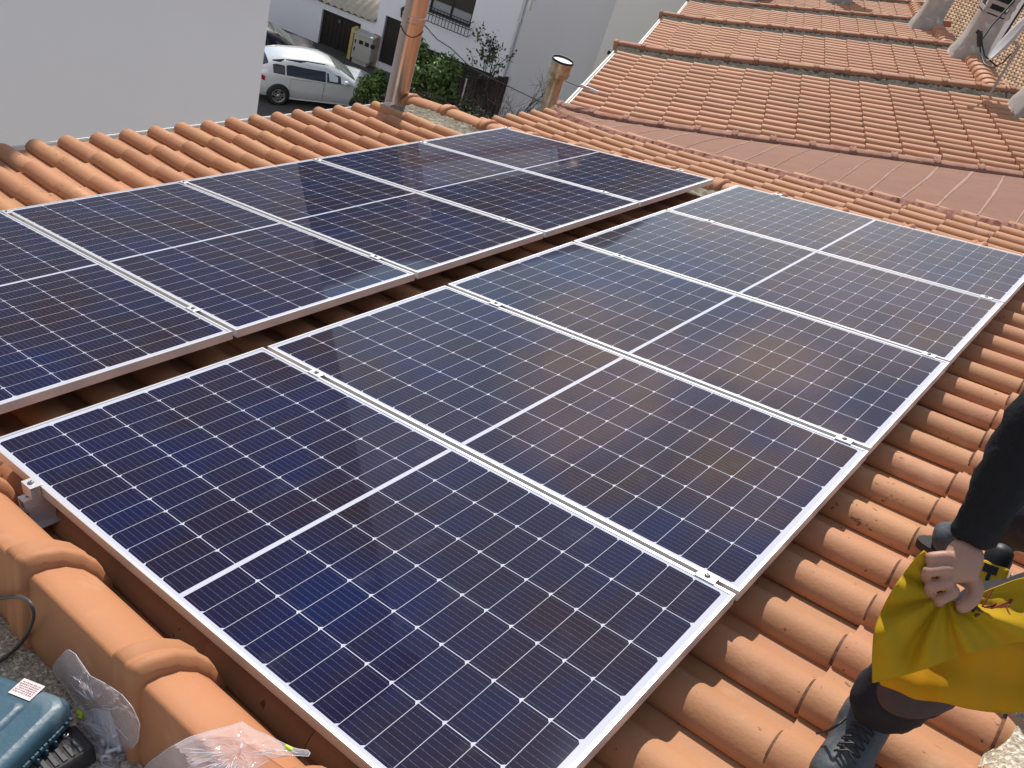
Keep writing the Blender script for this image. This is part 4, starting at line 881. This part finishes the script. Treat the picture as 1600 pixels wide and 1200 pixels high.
# sticker with unreadable print lines
b = MB(); sx0, sy0 = .045, .035
G = [[FC(sx0 + .058 * i / 8, sy0 + .085 * j / 8, .0006 + (.0005 if (i + j) % 3 == 0 else 0)) for j in range(9)] for i in range(9)]
stp = atn(38, 1066, -.049); d1 = atn(70, 1074, -.049) - atn(48, 1096, -.049); d1 = atn(45, 1097, -.049) - atn(70, 1074, -.049); d2 = atn(12, 1084, -.049) - atn(45, 1097, -.049)
d2 = atn(8, 1089, -.049) - atn(45, 1097, -.049); s0_ = atn(71, 1073, -.049)
def FS(u, v, z): return s0_ + d1 * u + (atn(38, 1060, -.049) - s0_) * v + N1 * z
b.grid([[FS(i / 8, j / 8 , .0012) for j in range(9)] for i in range(9)]); st = b.build('sticker', M['sticker'], lid)
b = MB()
for k in range(6):
    v = .1
    while v < .9:
        l_ = random.uniform(.02, .07); b.add([FS(.15 + k * .12, v, .0022), FS(.15 + k * .12, v + l_, .0022), FS(.20 + k * .12, v + l_, .0022), FS(.20 + k * .12, v, .0022)], [(0, 1, 2, 3)]); v += l_ + random.uniform(.02, .05)
b.build('print', M['ink'], st)
# black tool below the case
kx = atn(150, 1168, -.12); ux = atn(98, 1200, -.12) - kx; ux /= np.linalg.norm(ux); uy = atn(120, 1150, -.12) - kx; uy -= ux * (uy @ ux); uy /= np.linalg.norm(uy)
FT = lambda x, y, z: kx + ux * x + uy * y + N1 * z
t = thing('tool_charger', 'black slotted tool charger pushed under the blue case', 'charger', FT(.08, .05, -.04))
b = MB(); loft(b, [rrect(0, 0, .19, .10, .012, -.04, f=FT), rrect(0, 0, .19, .10, .012, -.006, f=FT), rrect(.006, .006, .184, .094, .01, 0, f=FT)]); b.build('housing', mat('charger_black', (.03, .03, .032), .5, noise=.5, nscale=30, col2=(.06, .055, .05)), t)
b = MB()
for k in range(9): b.box((.02 + k * .018, .012, 0), (.029 + k * .018, .055, .003), FT)
b.build('cooling_ribs', mat('rib_grey', (.09, .09, .09), .5), t)
b = MB(); b.lathe(FT(.03, .078, 0), N1, [(0, 0), (0, .008), (.003, .008), (.003, .004), (.001, 0)], 12); b.build('screw', M['bolt'], t)
# cable
def surf(x, y, off=0):      # first surface (parapet, verge side, verge top) behind a photo pixel
    P = atn(x, y, -.163); q = stn(P)
    if q[1] > -.262:
        Pb = onplane(x, y, W(0, -.262, 0), T1); P = Pb
        if stn(Pb)[2] > .05: P = atn(x, y, .058)
    d_ = np.linalg.norm(P - CW); return P - (P - CW) / d_ * off
cp = [surf(x, y, .012) for x, y in [(-60, 950), (-25, 938), (5, 934), (30, 933), (45, 940), (52, 956), (49, 976), (36, 1000), (15, 1022), (-20, 1045), (-70, 1070)]]
b = MB(); b.tube(crs(cp, 7), .0048, 8); o = b.build('power_cable', mat('cable_grey', (.07, .065, .065), .5)); tag(o, 'dark grey electric cable looping on the pebbly concrete', 'cable')
# plastic bags
def film_mat(name, milky):
    Mx = bpy.data.materials.new(name); Mx.use_nodes = True; t_ = Mx.node_tree; N = t_.nodes.new; L = t_.links.new; out = t_.nodes['Material Output']; pb = t_.nodes['Principled BSDF']
    pb.inputs['Base Color'].default_value = (.82, .80, .84, 1); pb.inputs['Roughness'].default_value = .1; pb.inputs['Specular IOR Level'].default_value = 1.0
    tr = N('ShaderNodeBsdfTransparent'); tr.inputs[0].default_value = (.97, .96, .98, 1); mx_ = N('ShaderNodeMixShader')
    n = N('ShaderNodeTexNoise'); n.inputs['Scale'].default_value = 22; n.inputs['Detail'].default_value = 3; tcx = N('ShaderNodeTexCoord'); L(tcx.outputs['Object'], n.inputs[0])
    bp = N('ShaderNodeBump'); bp.inputs['Strength'].default_value = .8; bp.inputs['Distance'].default_value = .006; L(n.outputs[0], bp.inputs['Height']); L(bp.outputs[0], pb.inputs['Normal'])
    lw = N('ShaderNodeLayerWeight'); lw.inputs[0].default_value = .25; r = N('ShaderNodeMapRange'); r.inputs[3].default_value = milky; r.inputs[4].default_value = min(1, milky + .5); L(lw.outputs['Facing'], r.inputs[0])
    L(r.outputs[0], mx_.inputs[0]); L(tr.outputs[0], mx_.inputs[1]); L(pb.outputs[0], mx_.inputs[2]); L(mx_.outputs[0], out.inputs[0])
    return Mx
M['film'] = film_mat('clear_plastic_film', .02); M['film2'] = film_mat('clear_plastic_film_dusty', .07)
M['film_edge'] = film_mat('plastic_crease', .55)
def bag(name, label, outline, puff, seed, m_):
    """outline in photo pixels laid over the parapet and verge; a creased upper film above a lower one"""
    rs = random.Random(seed); pl_ = np.array(outline, float); c = pl_.mean(0); nr, na = 18, 84
    t = thing(name, label, 'plastic bag', surf(c[0], c[1], 0), 'clear plastic bags of fixings')
    seg = np.vstack([pl_, pl_[:1]]); ln = np.r_[0, np.cumsum(np.linalg.norm(np.diff(seg, axis=0), axis=1))]; q = np.linspace(0, ln[-1], na, endpoint=False)
    ou = np.stack([np.interp(q, ln, seg[:, k]) for k in (0, 1)], 1)
    wv = [(rs.uniform(0, 6.28), V(rs.uniform(-1, 1), rs.uniform(-1, 1), 0), rs.uniform(.03, .13)) for _ in range(7)]
    for side, nm in ((1, 'upper_film'), (0, 'lower_film')):
        G = []
        for i in range(nr + 1):
            f_ = i / nr; row = []
            for j in range(na):
                p = c + (ou[j] - c) * (f_ ** .85)
                cre = sum((1 - abs(math.sin(p0 + (p[0] * d_[0] + p[1] * d_[1]) * k_))) ** 2.2 for p0, d_, k_ in wv) / 3.2
                h_ = puff * (1 - f_ ** 3) * (.25 + .9 * cre) + rs.uniform(-.002, .002) * (1 - f_)
                row.append(surf(p[0], p[1], .004 + (h_ if side else 0)))
            G.append(row)
        b = MB(); b.grid(G, False, 0, True); o_ = b.build(nm, m_, t)
        if side:
            b = MB(); b.tube([p_ for p_ in G[-1]] + [G[-1][0]], .0009, 4); b.build('hem', M['film_edge'], t)
            b = MB()
            for _ in range(26):
                j0 = rs.randrange(na); i0 = rs.randint(5, nr - 3); pts = []; dj = rs.choice((-1, 0, 1))
                for k_ in range(rs.randint(4, 9)):
                    i_ = i0 - k_; 
                    if i_ < 2: break
                    pts.append(G[i_][(j0 + dj * (k_ // 2)) % na] - (ray(*c) / np.linalg.norm(ray(*c))) * .0012)
                if len(pts) > 2: b.tube(pts, [.0002 + .0009 * math.sin(math.pi * (q_ + .5) / len(pts)) for q_ in range(len(pts))], 4)
            b.build('creases', M['film_edge'], t)
    return t
M['film3'] = film_mat('white_plastic_film', .42)
bag1 = [(96, 1024), (106, 1014), (118, 1022), (130, 1040), (141, 1056), (165, 1068), (190, 1085), (207, 1105), (219, 1132), (216, 1158), (205, 1172), (192, 1180), (178, 1200), (160, 1196), (150, 1168), (128, 1140), (122, 1110), (105, 1075), (84, 1052), (82, 1040)]
tb = bag('plastic_bag', 'clear plastic bag with screws and washers next to the blue case', bag1, .075, 3, M['film'])
ib = [(128, 1112), (150, 1106), (172, 1112), (180, 1128), (184, 1150), (190, 1165), (176, 1172), (160, 1160), (142, 1150), (126, 1130)]
cc = np.mean(ib, 0); b = MB(); G = []
for i in range(9):
    G.append([surf(*(cc + (np.array(p_) - cc) * i / 8), .012 + .045 * (1 - (i / 8) ** 2) + random.uniform(-.003, .003)) for p_ in ib])
b.grid(G, False, 0, True); b.build('inner_bag', M['film3'], tb)
bag2 = [(205, 1225), (232, 1192), (262, 1170), (296, 1152), (330, 1142), (362, 1134), (378, 1128), (396, 1140), (420, 1150), (446, 1163), (462, 1170), (485, 1173), (484, 1182), (455, 1180), (425, 1185), (400, 1200), (385, 1225), (300, 1250)]
tb2 = bag('plastic_bag', 'milky plastic bag draped over the verge tile at the bottom edge', bag2, .025, 9, M['film2'])
rs = random.Random(5)
bagc = [(160, 1160), (172, 1170), (182, 1150), (168, 1178), (188, 1168), (176, 1140), (154, 1150), (166, 1186)]
for k, (s, t_) in enumerate(bagc):
    c = surf(s, t_, .014); ax = V(rs.uniform(-1, 1), rs.uniform(-1, 1), rs.uniform(-.2, .5)); ax /= np.linalg.norm(ax)
    b = MB()
    if k % 2: b.lathe(c, ax, [(0, .006), (0, .013), (.003, .013), (.003, .006), (0, .006)], 14)
    else: b.lathe(c, ax, [(0, 0), (0, .010), (.008, .010), (.008, .0045), (.035, .0045), (.035, 0)], 10)
    o = b.build('screw', M['alu_dull']); tag(o, 'loose metal %s inside the clear plastic bag' % ('washer' if k % 2 else 'bolt'), 'fixing', 'metal fixings inside the clear bag')
M['lime'] = mat('lime_tie', (.55, .80, .03), .5)
b = MB(); b.tube([surf(122, 1112, .03), surf(128, 1117, .034), surf(124, 1123, .03)], .006, 6); tag(b.build('bag_tie', M['lime']), 'lime yellow tie on the clear bag beside the blue case', 'tie')
b = MB(); b.tube([surf(447, 1166, .012), surf(452, 1169, .016), surf(456, 1172, .012)], .004, 6); tag(b.build('bag_tie', M['lime']), 'lime yellow tie on the bag lying over the verge tile', 'tie')

# ------------------------------------------------------------------ the worker
SK = mat('skin', (.42, .235, .17), .5, spec=.4, noise=.4, nscale=25, col2=(.38, .18, .13), bump=.08, bscale=220)
M['shirt'] = mat('black_jersey', (.010, .010, .012), .75, spec=.25, noise=.5, nscale=20, col2=(.018, .018, .020), bump=.5, bscale=35)
M['trouser'] = mat('dark_trousers', (.018, .017, .022), .8, spec=.25, noise=.6, nscale=9, col2=(.035, .033, .038), bump=.5, bscale=30, stain=(9, .62, (.09, .085, .085), .5))
M['patch'] = mat('brown_knee_patch', (.062, .045, .046), .85, noise=.4, nscale=30)
M['boot'] = mat('boot_leather', (.04, .048, .06), .5, spec=.4, noise=.8, nscale=16, col2=(.11, .12, .13), bump=.3, bscale=60, stain=(12, .62, (.2, .2, .2), .4))
M['sole'] = mat('boot_sole', (.025, .024, .023), .8)
person = thing('person', 'person in black jersey and dark trousers crouching, hand gripping a yellow vest', 'person', W(2.75, 1.3, -.12))
def skinned(name, chains, m_, parent, sub=2, root=0, disp=0, dscale=.06):
    """chains: list of lists of (stn point, radius); chains share vertices by equal points"""
    vs, es, rs_, key = [], [], [], {}
    for ch in chains:
        last = None
        for p, r in ch:
            k = tuple(round(x, 4) for x in p)
            if k not in key: key[k] = len(vs); vs.append(W(*p)); rs_.append(r)
            i = key[k]
            if last is not None and last != i: es.append((last, i))
            last = i
    me = bpy.data.meshes.new(name); org = V(*parent['_org']); me.from_pydata([tuple(v - org) for v in vs], es, []); me.update()
    o = bpy.data.objects.new(name, me); COL.objects.link(o)
    md = o.modifiers.new('skin', 'SKIN'); md.use_smooth_shade = True; md.branch_smoothing = .4
    if not me.skin_vertices: 
        bpy.context.view_layer.objects.active = o
    sv = me.skin_vertices[0].data if me.skin_vertices else None
    for i, r in enumerate(rs_):
        rr = r if hasattr(r, '__len__') else (r, r); sv[i].radius = rr
        sv[i].use_root = (i == root)
    s2 = o.modifiers.new('sub', 'SUBSURF'); s2.levels = s2.render_levels = sub
    if disp:
        tx = bpy.data.textures.new(name, 'CLOUDS'); tx.noise_scale = dscale; tx.noise_depth = 1
        dm = o.modifiers.new('d', 'DISPLACE'); dm.texture = tx; dm.strength = disp; dm.mid_level = .5
    me.materials.append(m_)
    # freeze to a plain mesh
    dg = bpy.context.evaluated_depsgraph_get(); ev = o.evaluated_get(dg); nm = bpy.data.meshes.new_from_object(ev); o.modifiers.clear(); o.data = nm
    for p_ in nm.polygons: p_.use_smooth = True
    if not nm.materials: nm.materials.append(m_)
    o.parent = parent; o['_org'] = parent['_org']
    return o
def PD(x, y, d): return tuple(stn(atd(x, y, d)))
pel = (3.0, 1.42, .40); sp1 = (3.0, 1.36, .60); che = (2.96, 1.24, .86); nk = (2.93, 1.12, 1.07); hd = (2.90, 1.03, 1.20); hd2 = (2.88, .99, 1.29)
hipA, kneA, ankA = (2.90, 1.30, .37), PD(1530, 985, 1.80), (2.508, .862, .03)
hipB, kneB, ankB = (2.94, 1.56, .37), PD(1622, 818, 2.30), (2.53, 1.875, .03)
shA, elA, wrA = (2.80, 1.09, .99), PD(1632, 636, 1.54), PD(1517, 846, 1.60)
shB, elB, wrB = (3.10, 1.22, .99), (3.12, .98, .78), (2.90, .80, .66)
palmB = (2.87, .77, .60)
L1 = lambda a_, b_, q: tuple(V(*a_) * (1 - q) + V(*b_) * q)
footA, toeA = (2.500, .765, -.072), (2.488, .665, -.085)
footB, toeB = (2.44, 1.865, -.07), (2.385, 1.855, -.08)
body = skinned('body', [
    [(pel, .12), (sp1, .12), (che, .13), (nk, .055), (hd, .075), (hd2, .085)],
    [(pel, .12), (hipA, .085), (L1(hipA, kneA, .5), .075), (kneA, .055), (L1(kneA, ankA, .4), .052), (ankA, .036), (footA, .036), (toeA, .026)],
    [(pel, .12), (hipB, .085), (L1(hipB, kneB, .5), .075), (kneB, .055), (L1(kneB, ankB, .4), .052), (ankB, .036), (footB, .036), (toeB, .026)],
    [(che, .13), (shA, .06), (L1(shA, elA, .5), .046), (elA, .038), (L1(elA, wrA, .4), .037), (wrA, (.031, .024))],
    [(che, .13), (shB, .06), (L1(shB, elB, .5), .046), (elB, .038), (L1(elB, wrB, .4), .037), (wrB, .027), (palmB, .036)]], SK, person)
# gripping hand: the palm hangs from the wrist, fingers curl round the cloth
def hand(parent):
    ch = []; wr = wrA
    m0 = PD(1508, 868, 1.595); m1 = PD(1497, 888, 1.588); m2 = PD(1500, 912, 1.592)
    ch.append([(wr, (.031, .025)), (m0, (.036, .026)), (m1, (.040, .025)), (m2, (.036, .023))])
    o1 = skinned('hand', ch, SK, parent)
    fingers = [  # (mcp, pip, dip, tip, radius), from the little finger (top) to the index (bottom)
        ((1481, 868, 1.583), (1452, 871, 1.583), (1449, 880, 1.605), (1466, 884, 1.622), .0105),
        ((1478, 889, 1.578), (1448, 893, 1.578), (1445, 903, 1.603), (1464, 908, 1.622), .0115),
        ((1481, 910, 1.580), (1453, 917, 1.578), (1451, 927, 1.603), (1470, 930, 1.622), .0118),
        ((1490, 927, 1.586), (1467, 937, 1.582), (1466, 945, 1.605), (1482, 946, 1.622), .0113)]
    out = [o1]
    for mcp, pip, dip, tip, r in fingers:
        a_, b_, c_, d_ = PD(*mcp), PD(*pip), PD(*dip), PD(*tip); root = L1(a_, m1, .35)
        out.append(skinned('finger', [[(root, r * 1.0), (a_, r * 1.16), (L1(a_, b_, .5), r), (b_, r * 1.1), (L1(b_, c_, .5), r * .95), (c_, r * .97), (d_, r * .8)]], SK, parent))
    th = [PD(1524, 898, 1.600), PD(1527, 918, 1.592), PD(1521, 936, 1.585), PD(1505, 949, 1.582), PD(1492, 951, 1.588)]
    out.append(skinned('thumb', [[(L1(th[0], m1, .3), .016), (th[1], .0165), (th[2], .0145), (th[3], .0140), (th[4], .0105)]], SK, parent))
    return out
hp = hand(person)
def join(objs, name):
    """merge several meshes of one parent into the first (same origin)"""
    import bmesh
    bm = bmesh.new()
    for o in objs: bm.from_mesh(o.data)
    me = bpy.data.meshes.new(name); bm.to_mesh(me); bm.free(); me.materials.append(SK)
    for p_ in me.polygons: p_.use_smooth = True
    par = objs[0].parent; org = objs[0]['_org']
    for o in objs: bpy.data.objects.remove(o)
    o = bpy.data.objects.new(name, me); COL.objects.link(o); o.parent = par; o['_org'] = org
    md = o.modifiers.new('r', 'REMESH'); md.mode = 'VOXEL'; md.voxel_size = .0028; md.use_smooth_shade = True
    sm = o.modifiers.new('s', 'SMOOTH'); sm.iterations = 3; sm.factor = .6
    dg = bpy.context.evaluated_depsgraph_get(); nm = bpy.data.meshes.new_from_object(o.evaluated_get(dg)); o.modifiers.clear(); o.data = nm
    bm = bmesh.new(); bm.from_mesh(nm); seen = set(); isl = []
    for v in bm.verts:
        if v in seen: continue
        st_ = [v]; seen.add(v); comp = [v]
        while st_:
            q = st_.pop()
            for e in q.link_edges:
                w2 = e.other_vert(q)
                if w2 not in seen: seen.add(w2); st_.append(w2); comp.append(w2)
        isl.append(comp)
    isl.sort(key=len); bmesh.ops.delete(bm, geom=[v for c in isl[:-1] for v in c], context='VERTS'); print('body islands', len(isl), [len(c) for c in isl[-4:]]); bm.to_mesh(nm); bm.free()
    if not nm.materials: nm.materials.append(SK)
    for p_ in nm.polygons: p_.use_smooth = True
    return o
body = join([body] + hp, 'body')
# clothes
skinned('jersey', [[(L1(pel, sp1, .2), .135), (sp1, .14), (che, .15), (L1(che, nk, .8), .075)],
    [(che, .15), (shA, .078), (L1(shA, elA, .5), .064), (elA, .060), (L1(elA, wrA, .3), .058), (L1(elA, wrA, .65), .049), (L1(elA, wrA, .9), .0435), (L1(elA, wrA, 1.03), .0415)],
    [(che, .15), (shB, .078), (L1(shB, elB, .5), .062), (elB, .056), (L1(elB, wrB, .9), .042)]], M['shirt'], person, disp=.018, dscale=.03)
hemA = L1(kneA, ankA, .93)
trA = [(pel, .145), (hipA, .115), (L1(hipA, kneA, .5), .105), (kneA, .088), (L1(kneA, ankA, .3), .092), (L1(kneA, ankA, .62), .086), (L1(kneA, ankA, .86), .084), (L1(kneA, ankA, 1.06), .072)]
trB = [(pel, .145), (hipB, .115), (L1(hipB, kneB, .5), .105), (kneB, .088), (L1(kneB, ankB, .35), .080), (L1(kneB, ankB, .9), .066)]
skinned('trousers', [[(sp1, .14)] + trA, trB], M['trouser'], person, disp=.03, dscale=.07)
def boot(fo, to, an, name='boot'):
    hl = tuple(V(*an) + (V(*an) - V(*to)) * V(1, 1, 0) * .16 + V(0, 0, -.075))
    bt = thing_sub = skinned(name, [[(tuple(V(*an) + V(0, 0, .07)), .052), (an, .062), (fo, (.066, .052)), (to, (.068, .048))], [(an, .062), (hl, .054)]], M['boot'], person)
    d_ = V(*to) - V(*hl); d_[2] = 0; L_ = np.linalg.norm(d_); d_ /= L_; n_ = V(-d_[1], d_[0], 0); b = MB(); rings = []
    for z in (-.128, -.122, -.108, -.100):
        ring = []
        for k in range(24):
            a_ = 2 * math.pi * k / 24; c_, s_ = math.cos(a_), math.sin(a_); P = V(hl[0], hl[1], 0) + d_ * (L_ / 2 + (L_ / 2 + .034) * c_) + n_ * (.046 * s_ * (1 + .12 * c_)); ring.append(W(P[0], P[1], z))
        rings.append(ring)
    loft(b, rings); so_ = b.build('sole', M['sole'], person); so_.parent = bt
    return bt
btA = boot(footA, toeA, (2.495, .905, .0)); btB = boot(footB, toeB, ankB)
b = MB()   # laces of the near boot
for k in range(5):
    q = k / 5; c = V(*L1((2.505, .815, .030), (2.497, .735, -.022), q)); sd = V(.99, -.1, 0) * .026
    b.tube([W(*(c - sd + V(0, 0, -.004))), W(*(c + V(0, -.01, .012))), W(*(c + sd + V(0, -.018, -.004)))], .0026, 5); b.tube([W(*(c + sd)), W(*(c + V(0, -.012, .013))), W(*(c - sd + V(0, -.02, -.004)))], .0026, 5)
o = b.build('laces', M['black'], person); o.parent = btA
b = MB(); b.tube(crs([atd(1322, 1122, 1.97), atd(1308, 1133, 1.95), atd(1292, 1142, 1.98), atd(1276, 1146, 2.02)], 5), .003, 6); o = b.build('loose_lace', M['black'], person); o.parent = btA
# brown patch inside the near trouser leg
pc = [[PD(1368, 1062, 1.72), PD(1400, 1060, 1.68), PD(1440, 1068, 1.67), PD(1480, 1090, 1.70), PD(1492, 1102, 1.74)], [PD(1370, 1090, 1.735), PD(1395, 1096, 1.70), PD(1430, 1103, 1.69), PD(1465, 1104, 1.72), PD(1490, 1104, 1.76)], [PD(1380, 1106, 1.76), PD(1400, 1118, 1.73), PD(1428, 1124, 1.72), PD(1455, 1120, 1.75), PD(1488, 1106, 1.78)]]
b = MB(); b.grid([[W(*p) for p in row] for row in pc]); b.build('knee_flap', M['patch'], person, solid=.004, sub=2)
# head details: hair, ears, nose, eyes (outside the frame, still built)
hc = V(*W(*hd2)); fwd = V(*(W(2.2, -.2, .1) - hc)); fwd /= np.linalg.norm(fwd); upv = V(*N1); sdv = np.cross(fwd, upv); sdv /= np.linalg.norm(sdv); upv = np.cross(sdv, fwd)
b = MB()
for k in range(1200):
    v_ = V(*[random.gauss(0, 1) for _ in range(3)]); v_ /= np.linalg.norm(v_)
    if v_ @ fwd > .35 and v_ @ upv < .55 or v_ @ upv < -.35: continue
    P = hc + v_ * .098 + upv * .012; tg = np.cross(v_, sdv + V(.1, .2, .1)); tg /= np.linalg.norm(tg); q_ = np.cross(tg, v_) * .003
    b.add([P - q_, P + q_, P + q_ + tg * .022 + v_ * .006, P - q_ + tg * .022 + v_ * .006], [(0, 1, 2, 3)])
b.build('hair', mat('dark_hair', (.02, .014, .01), .6), person)
b = MB()
for e_ in (-1, 1): b.lathe(hc + fwd * .093 + sdv * e_ * .032 + upv * .01, fwd, [(-.01, .0), (-.008, .011), (.0, .012), (.006, .008), (.008, 0)], 12)
b.build('eyes', mat('eye', (.6, .6, .58), .2), person)
b = MB(); b.tube([hc + fwd * .095 + upv * .02, hc + fwd * .112 - upv * .018, hc + fwd * .098 - upv * .03], [.008, .014, .010], 8)
for e_ in (-1, 1): b.lathe(hc + sdv * e_ * .092, sdv * e_, [(-.01, .0), (-.004, .026), (.01, .028), (.014, .015), (.01, 0)], 12)
b.tube([hc + fwd * .098 - upv * .048 - sdv * .024, hc + fwd * .106 - upv * .046, hc + fwd * .098 - upv * .048 + sdv * .024], .006, 6)
b.build('nose_and_ears', SK, person)

# ------------------------------------------------------------------ yellow vest
YM = mat('yellow_cloth', (.43, .265, .008), .75, spec=.2, noise=.4, nscale=5, col2=(.34, .20, .005), bump=.25, bscale=14)
YO = mat('orange_yellow_cloth', (.50, .235, .005), .75, spec=.2, noise=.45, nscale=4, col2=(.42, .25, .005), bump=.25, bscale=14)
vest = thing('safety_vest', 'crumpled yellow high visibility vest dangling from the gripping hand', 'vest', atd(1480, 940, 1.6))
def bez(ctrl, nu, nv, fold):
    """smooth surface through a net of (px, py, depth) control points"""
    rows_ = [crs([V(*c) for c in r], nv) for r in ctrl]; cols = [crs([r[j] for r in rows_], nu) for j in range(len(rows_[0]))]
    G = []
    for i in range(len(cols[0])):
        row = []
        for j in range(len(cols)):
            x, y, d = cols[j][i]; d += fold(x, y, i / (len(cols[0]) - 1), j / (len(cols) - 1)); row.append(atd(x, y, d))
        G.append(row)
    return G
def fold(x, y, u, v):
    dx, dy = x - 1478, y - 930; an = math.atan2(dy, dx); r = math.hypot(dx, dy) / 100
    a_ = .020 * math.sin(an * 9 + .8 * r) * min(1, r * .9) * math.exp(-r * .35) + .012 * math.sin(an * 17 + 2 + 1.3 * r) * min(1, r) * math.exp(-r * .8)
    return a_ + .010 * math.sin(x * .021 + y * .013) * min(1, r) + .004 * math.sin(x * .09 - y * .05) * min(1, r)
front = [
 [(1444, 860, 1.585), (1452, 868, 1.60), (1462, 884, 1.612), (1470, 905, 1.614), (1476, 922, 1.610), (1486, 936, 1.606), (1505, 940, 1.606), (1530, 928, 1.61), (1562, 915, 1.62), (1602, 902, 1.63), (1690, 885, 1.66)],
 [(1424, 880, 1.600), (1436, 893, 1.603), (1448, 910, 1.604), (1460, 928, 1.600), (1472, 944, 1.596), (1488, 956, 1.590), (1508, 960, 1.588), (1535, 950, 1.595), (1565, 940, 1.60), (1605, 930, 1.61), (1700, 920, 1.64)],
 [(1392, 925, 1.605), (1405, 935, 1.600), (1422, 950, 1.596), (1440, 968, 1.590), (1460, 975, 1.583), (1482, 975, 1.578), (1508, 976, 1.575), (1538, 972, 1.58), (1570, 965, 1.585), (1612, 958, 1.60), (1705, 950, 1.63)],
 [(1369, 975, 1.615), (1385, 980, 1.604), (1405, 990, 1.598), (1428, 998, 1.592), (1452, 1000, 1.586), (1480, 998, 1.580), (1510, 994, 1.576), (1540, 990, 1.58), (1572, 984, 1.585), (1615, 978, 1.60), (1708, 970, 1.63)],
 [(1363, 1020, 1.625), (1380, 1022, 1.612), (1402, 1026, 1.603), (1426, 1026, 1.597), (1452, 1020, 1.592), (1482, 1012, 1.587), (1512, 1006, 1.583), (1542, 1000, 1.585), (1574, 994, 1.59), (1616, 990, 1.60), (1710, 985, 1.63)],
 [(1363, 1067, 1.632), (1382, 1063, 1.622), (1404, 1058, 1.612), (1428, 1051, 1.605), (1453, 1042, 1.600), (1483, 1031, 1.594), (1513, 1021, 1.590), (1543, 1013, 1.59), (1575, 1006, 1.595), (1617, 1000, 1.605), (1712, 994, 1.635)]]
b = MB(); b.grid(bez(front, 7, 6, fold)); b.build('front_flap', YM, vest, solid=.002)
back = [
 [(1372, 1046, 1.655), (1400, 1040, 1.65), (1430, 1030, 1.645), (1465, 1018, 1.64), (1505, 1005, 1.637), (1550, 992, 1.637), (1605, 985, 1.645), (1700, 975, 1.67)],
 [(1372, 1058, 1.655), (1400, 1060, 1.648), (1430, 1056, 1.642), (1466, 1046, 1.637), (1506, 1040, 1.635), (1552, 1035, 1.637), (1608, 1030, 1.645), (1702, 1022, 1.67)],
 [(1374, 1064, 1.66), (1402, 1074, 1.652), (1428, 1082, 1.647), (1466, 1074, 1.642), (1508, 1074, 1.640), (1554, 1074, 1.642), (1610, 1070, 1.65), (1705, 1065, 1.675)],
 [(1376, 1070, 1.665), (1404, 1080, 1.66), (1430, 1092, 1.655), (1470, 1097, 1.65), (1512, 1107, 1.65), (1556, 1113, 1.652), (1612, 1112, 1.66), (1708, 1108, 1.69)]]
b = MB(); b.grid(bez(back, 7, 6, lambda x, y, u, v: .014 * math.sin(x * .035 + y * .02) + .008 * math.sin(x * .012 - y * .07) + .004 * math.sin(x * .11))); b.build('back_panel', YO, vest, solid=.002)
# printed dark red strokes and edge binding
b = MB(); PR = mat('red_print', (.20, .035, .012), .7)
for st_ in ([(1535, 947), (1552, 920)], [(1538, 949), (1557, 943), (1548, 951), (1566, 944), (1582, 937)], [(1582, 937), (1573, 949), (1578, 960)], [(1544, 950), (1563, 949), (1574, 946)]):
    pts = []
    for x, y in st_:
        dd = np.interp(y, [915, 940, 965], [1.619, 1.602, 1.588]) + fold(x, y, 0, 0) - .0045; pts.append(atd(x, y, dd))
    b.tube(pts, .0016, 4)
b.build('print', PR, vest)
b = MB(); fc = [(1532, 933, 1.597), (1526, 944, 1.59), (1520, 955, 1.583), (1526, 948, 1.582), (1535, 957, 1.585), (1524, 962, 1.58)]
b.tube([atd(*p) for p in fc], .0028, 5); b.build('drawstring', mat('cord_dark', (.06, .05, .03), .7), vest)
# cordless drill near the far boot
dp = PD(1553, 890, 2.02); t = thing('cordless_drill', 'black and yellow cordless drill partly hidden behind the hand', 'drill', W(dp[0], dp[1], dp[2] - .1))
dz_ = ray(1553, 890); dz_ /= np.linalg.norm(dz_); dy_ = V(*N1) * .8 - T1 * .45; dy_ -= dz_ * (dy_ @ dz_); dy_ /= np.linalg.norm(dy_); dx_ = np.cross(dz_, dy_); dx_ /= np.linalg.norm(dx_)
dc_ = W(*dp); FR = lambda x, y, z: dc_ + dx_ * x + dy_ * y + dz_ * z
b = MB(); b.tube([FR(0, .012, .03), FR(0, .026, .03), FR(0, .048, .03), FR(0, .060, .03), FR(0, .065, .03)], [.030, .031, .029, .020, .004], 18); b.build('motor_housing', M['black'], t)
b = MB(); b.box((-.030, -.045, .0), (.030, .014, .058), FR); b.build('battery', mat('drill_yellow', (.60, .38, .01), .45), t, bevel=.006)
b = MB(); b.box((-.022, -.012, -.002), (.008, .008, .0), FR); b.box((-.010, -.030, -.0022), (-.002, -.012, -.0002), FR); b.build('label_plate', M['black'], t)
b = MB(); b.tube([FR(0, -.03, .05), FR(.02, -.10, .07), FR(.03, -.14, .08)], [.022, .019, .022], 10); b.build('grip', M['black'], t)
b = MB(); b.lathe(FR(.034, .0, .02), dx_, [(0, 0), (0, .008), (.004, .008), (.006, 0)], 10); b.build('lamp', M['white'], t)
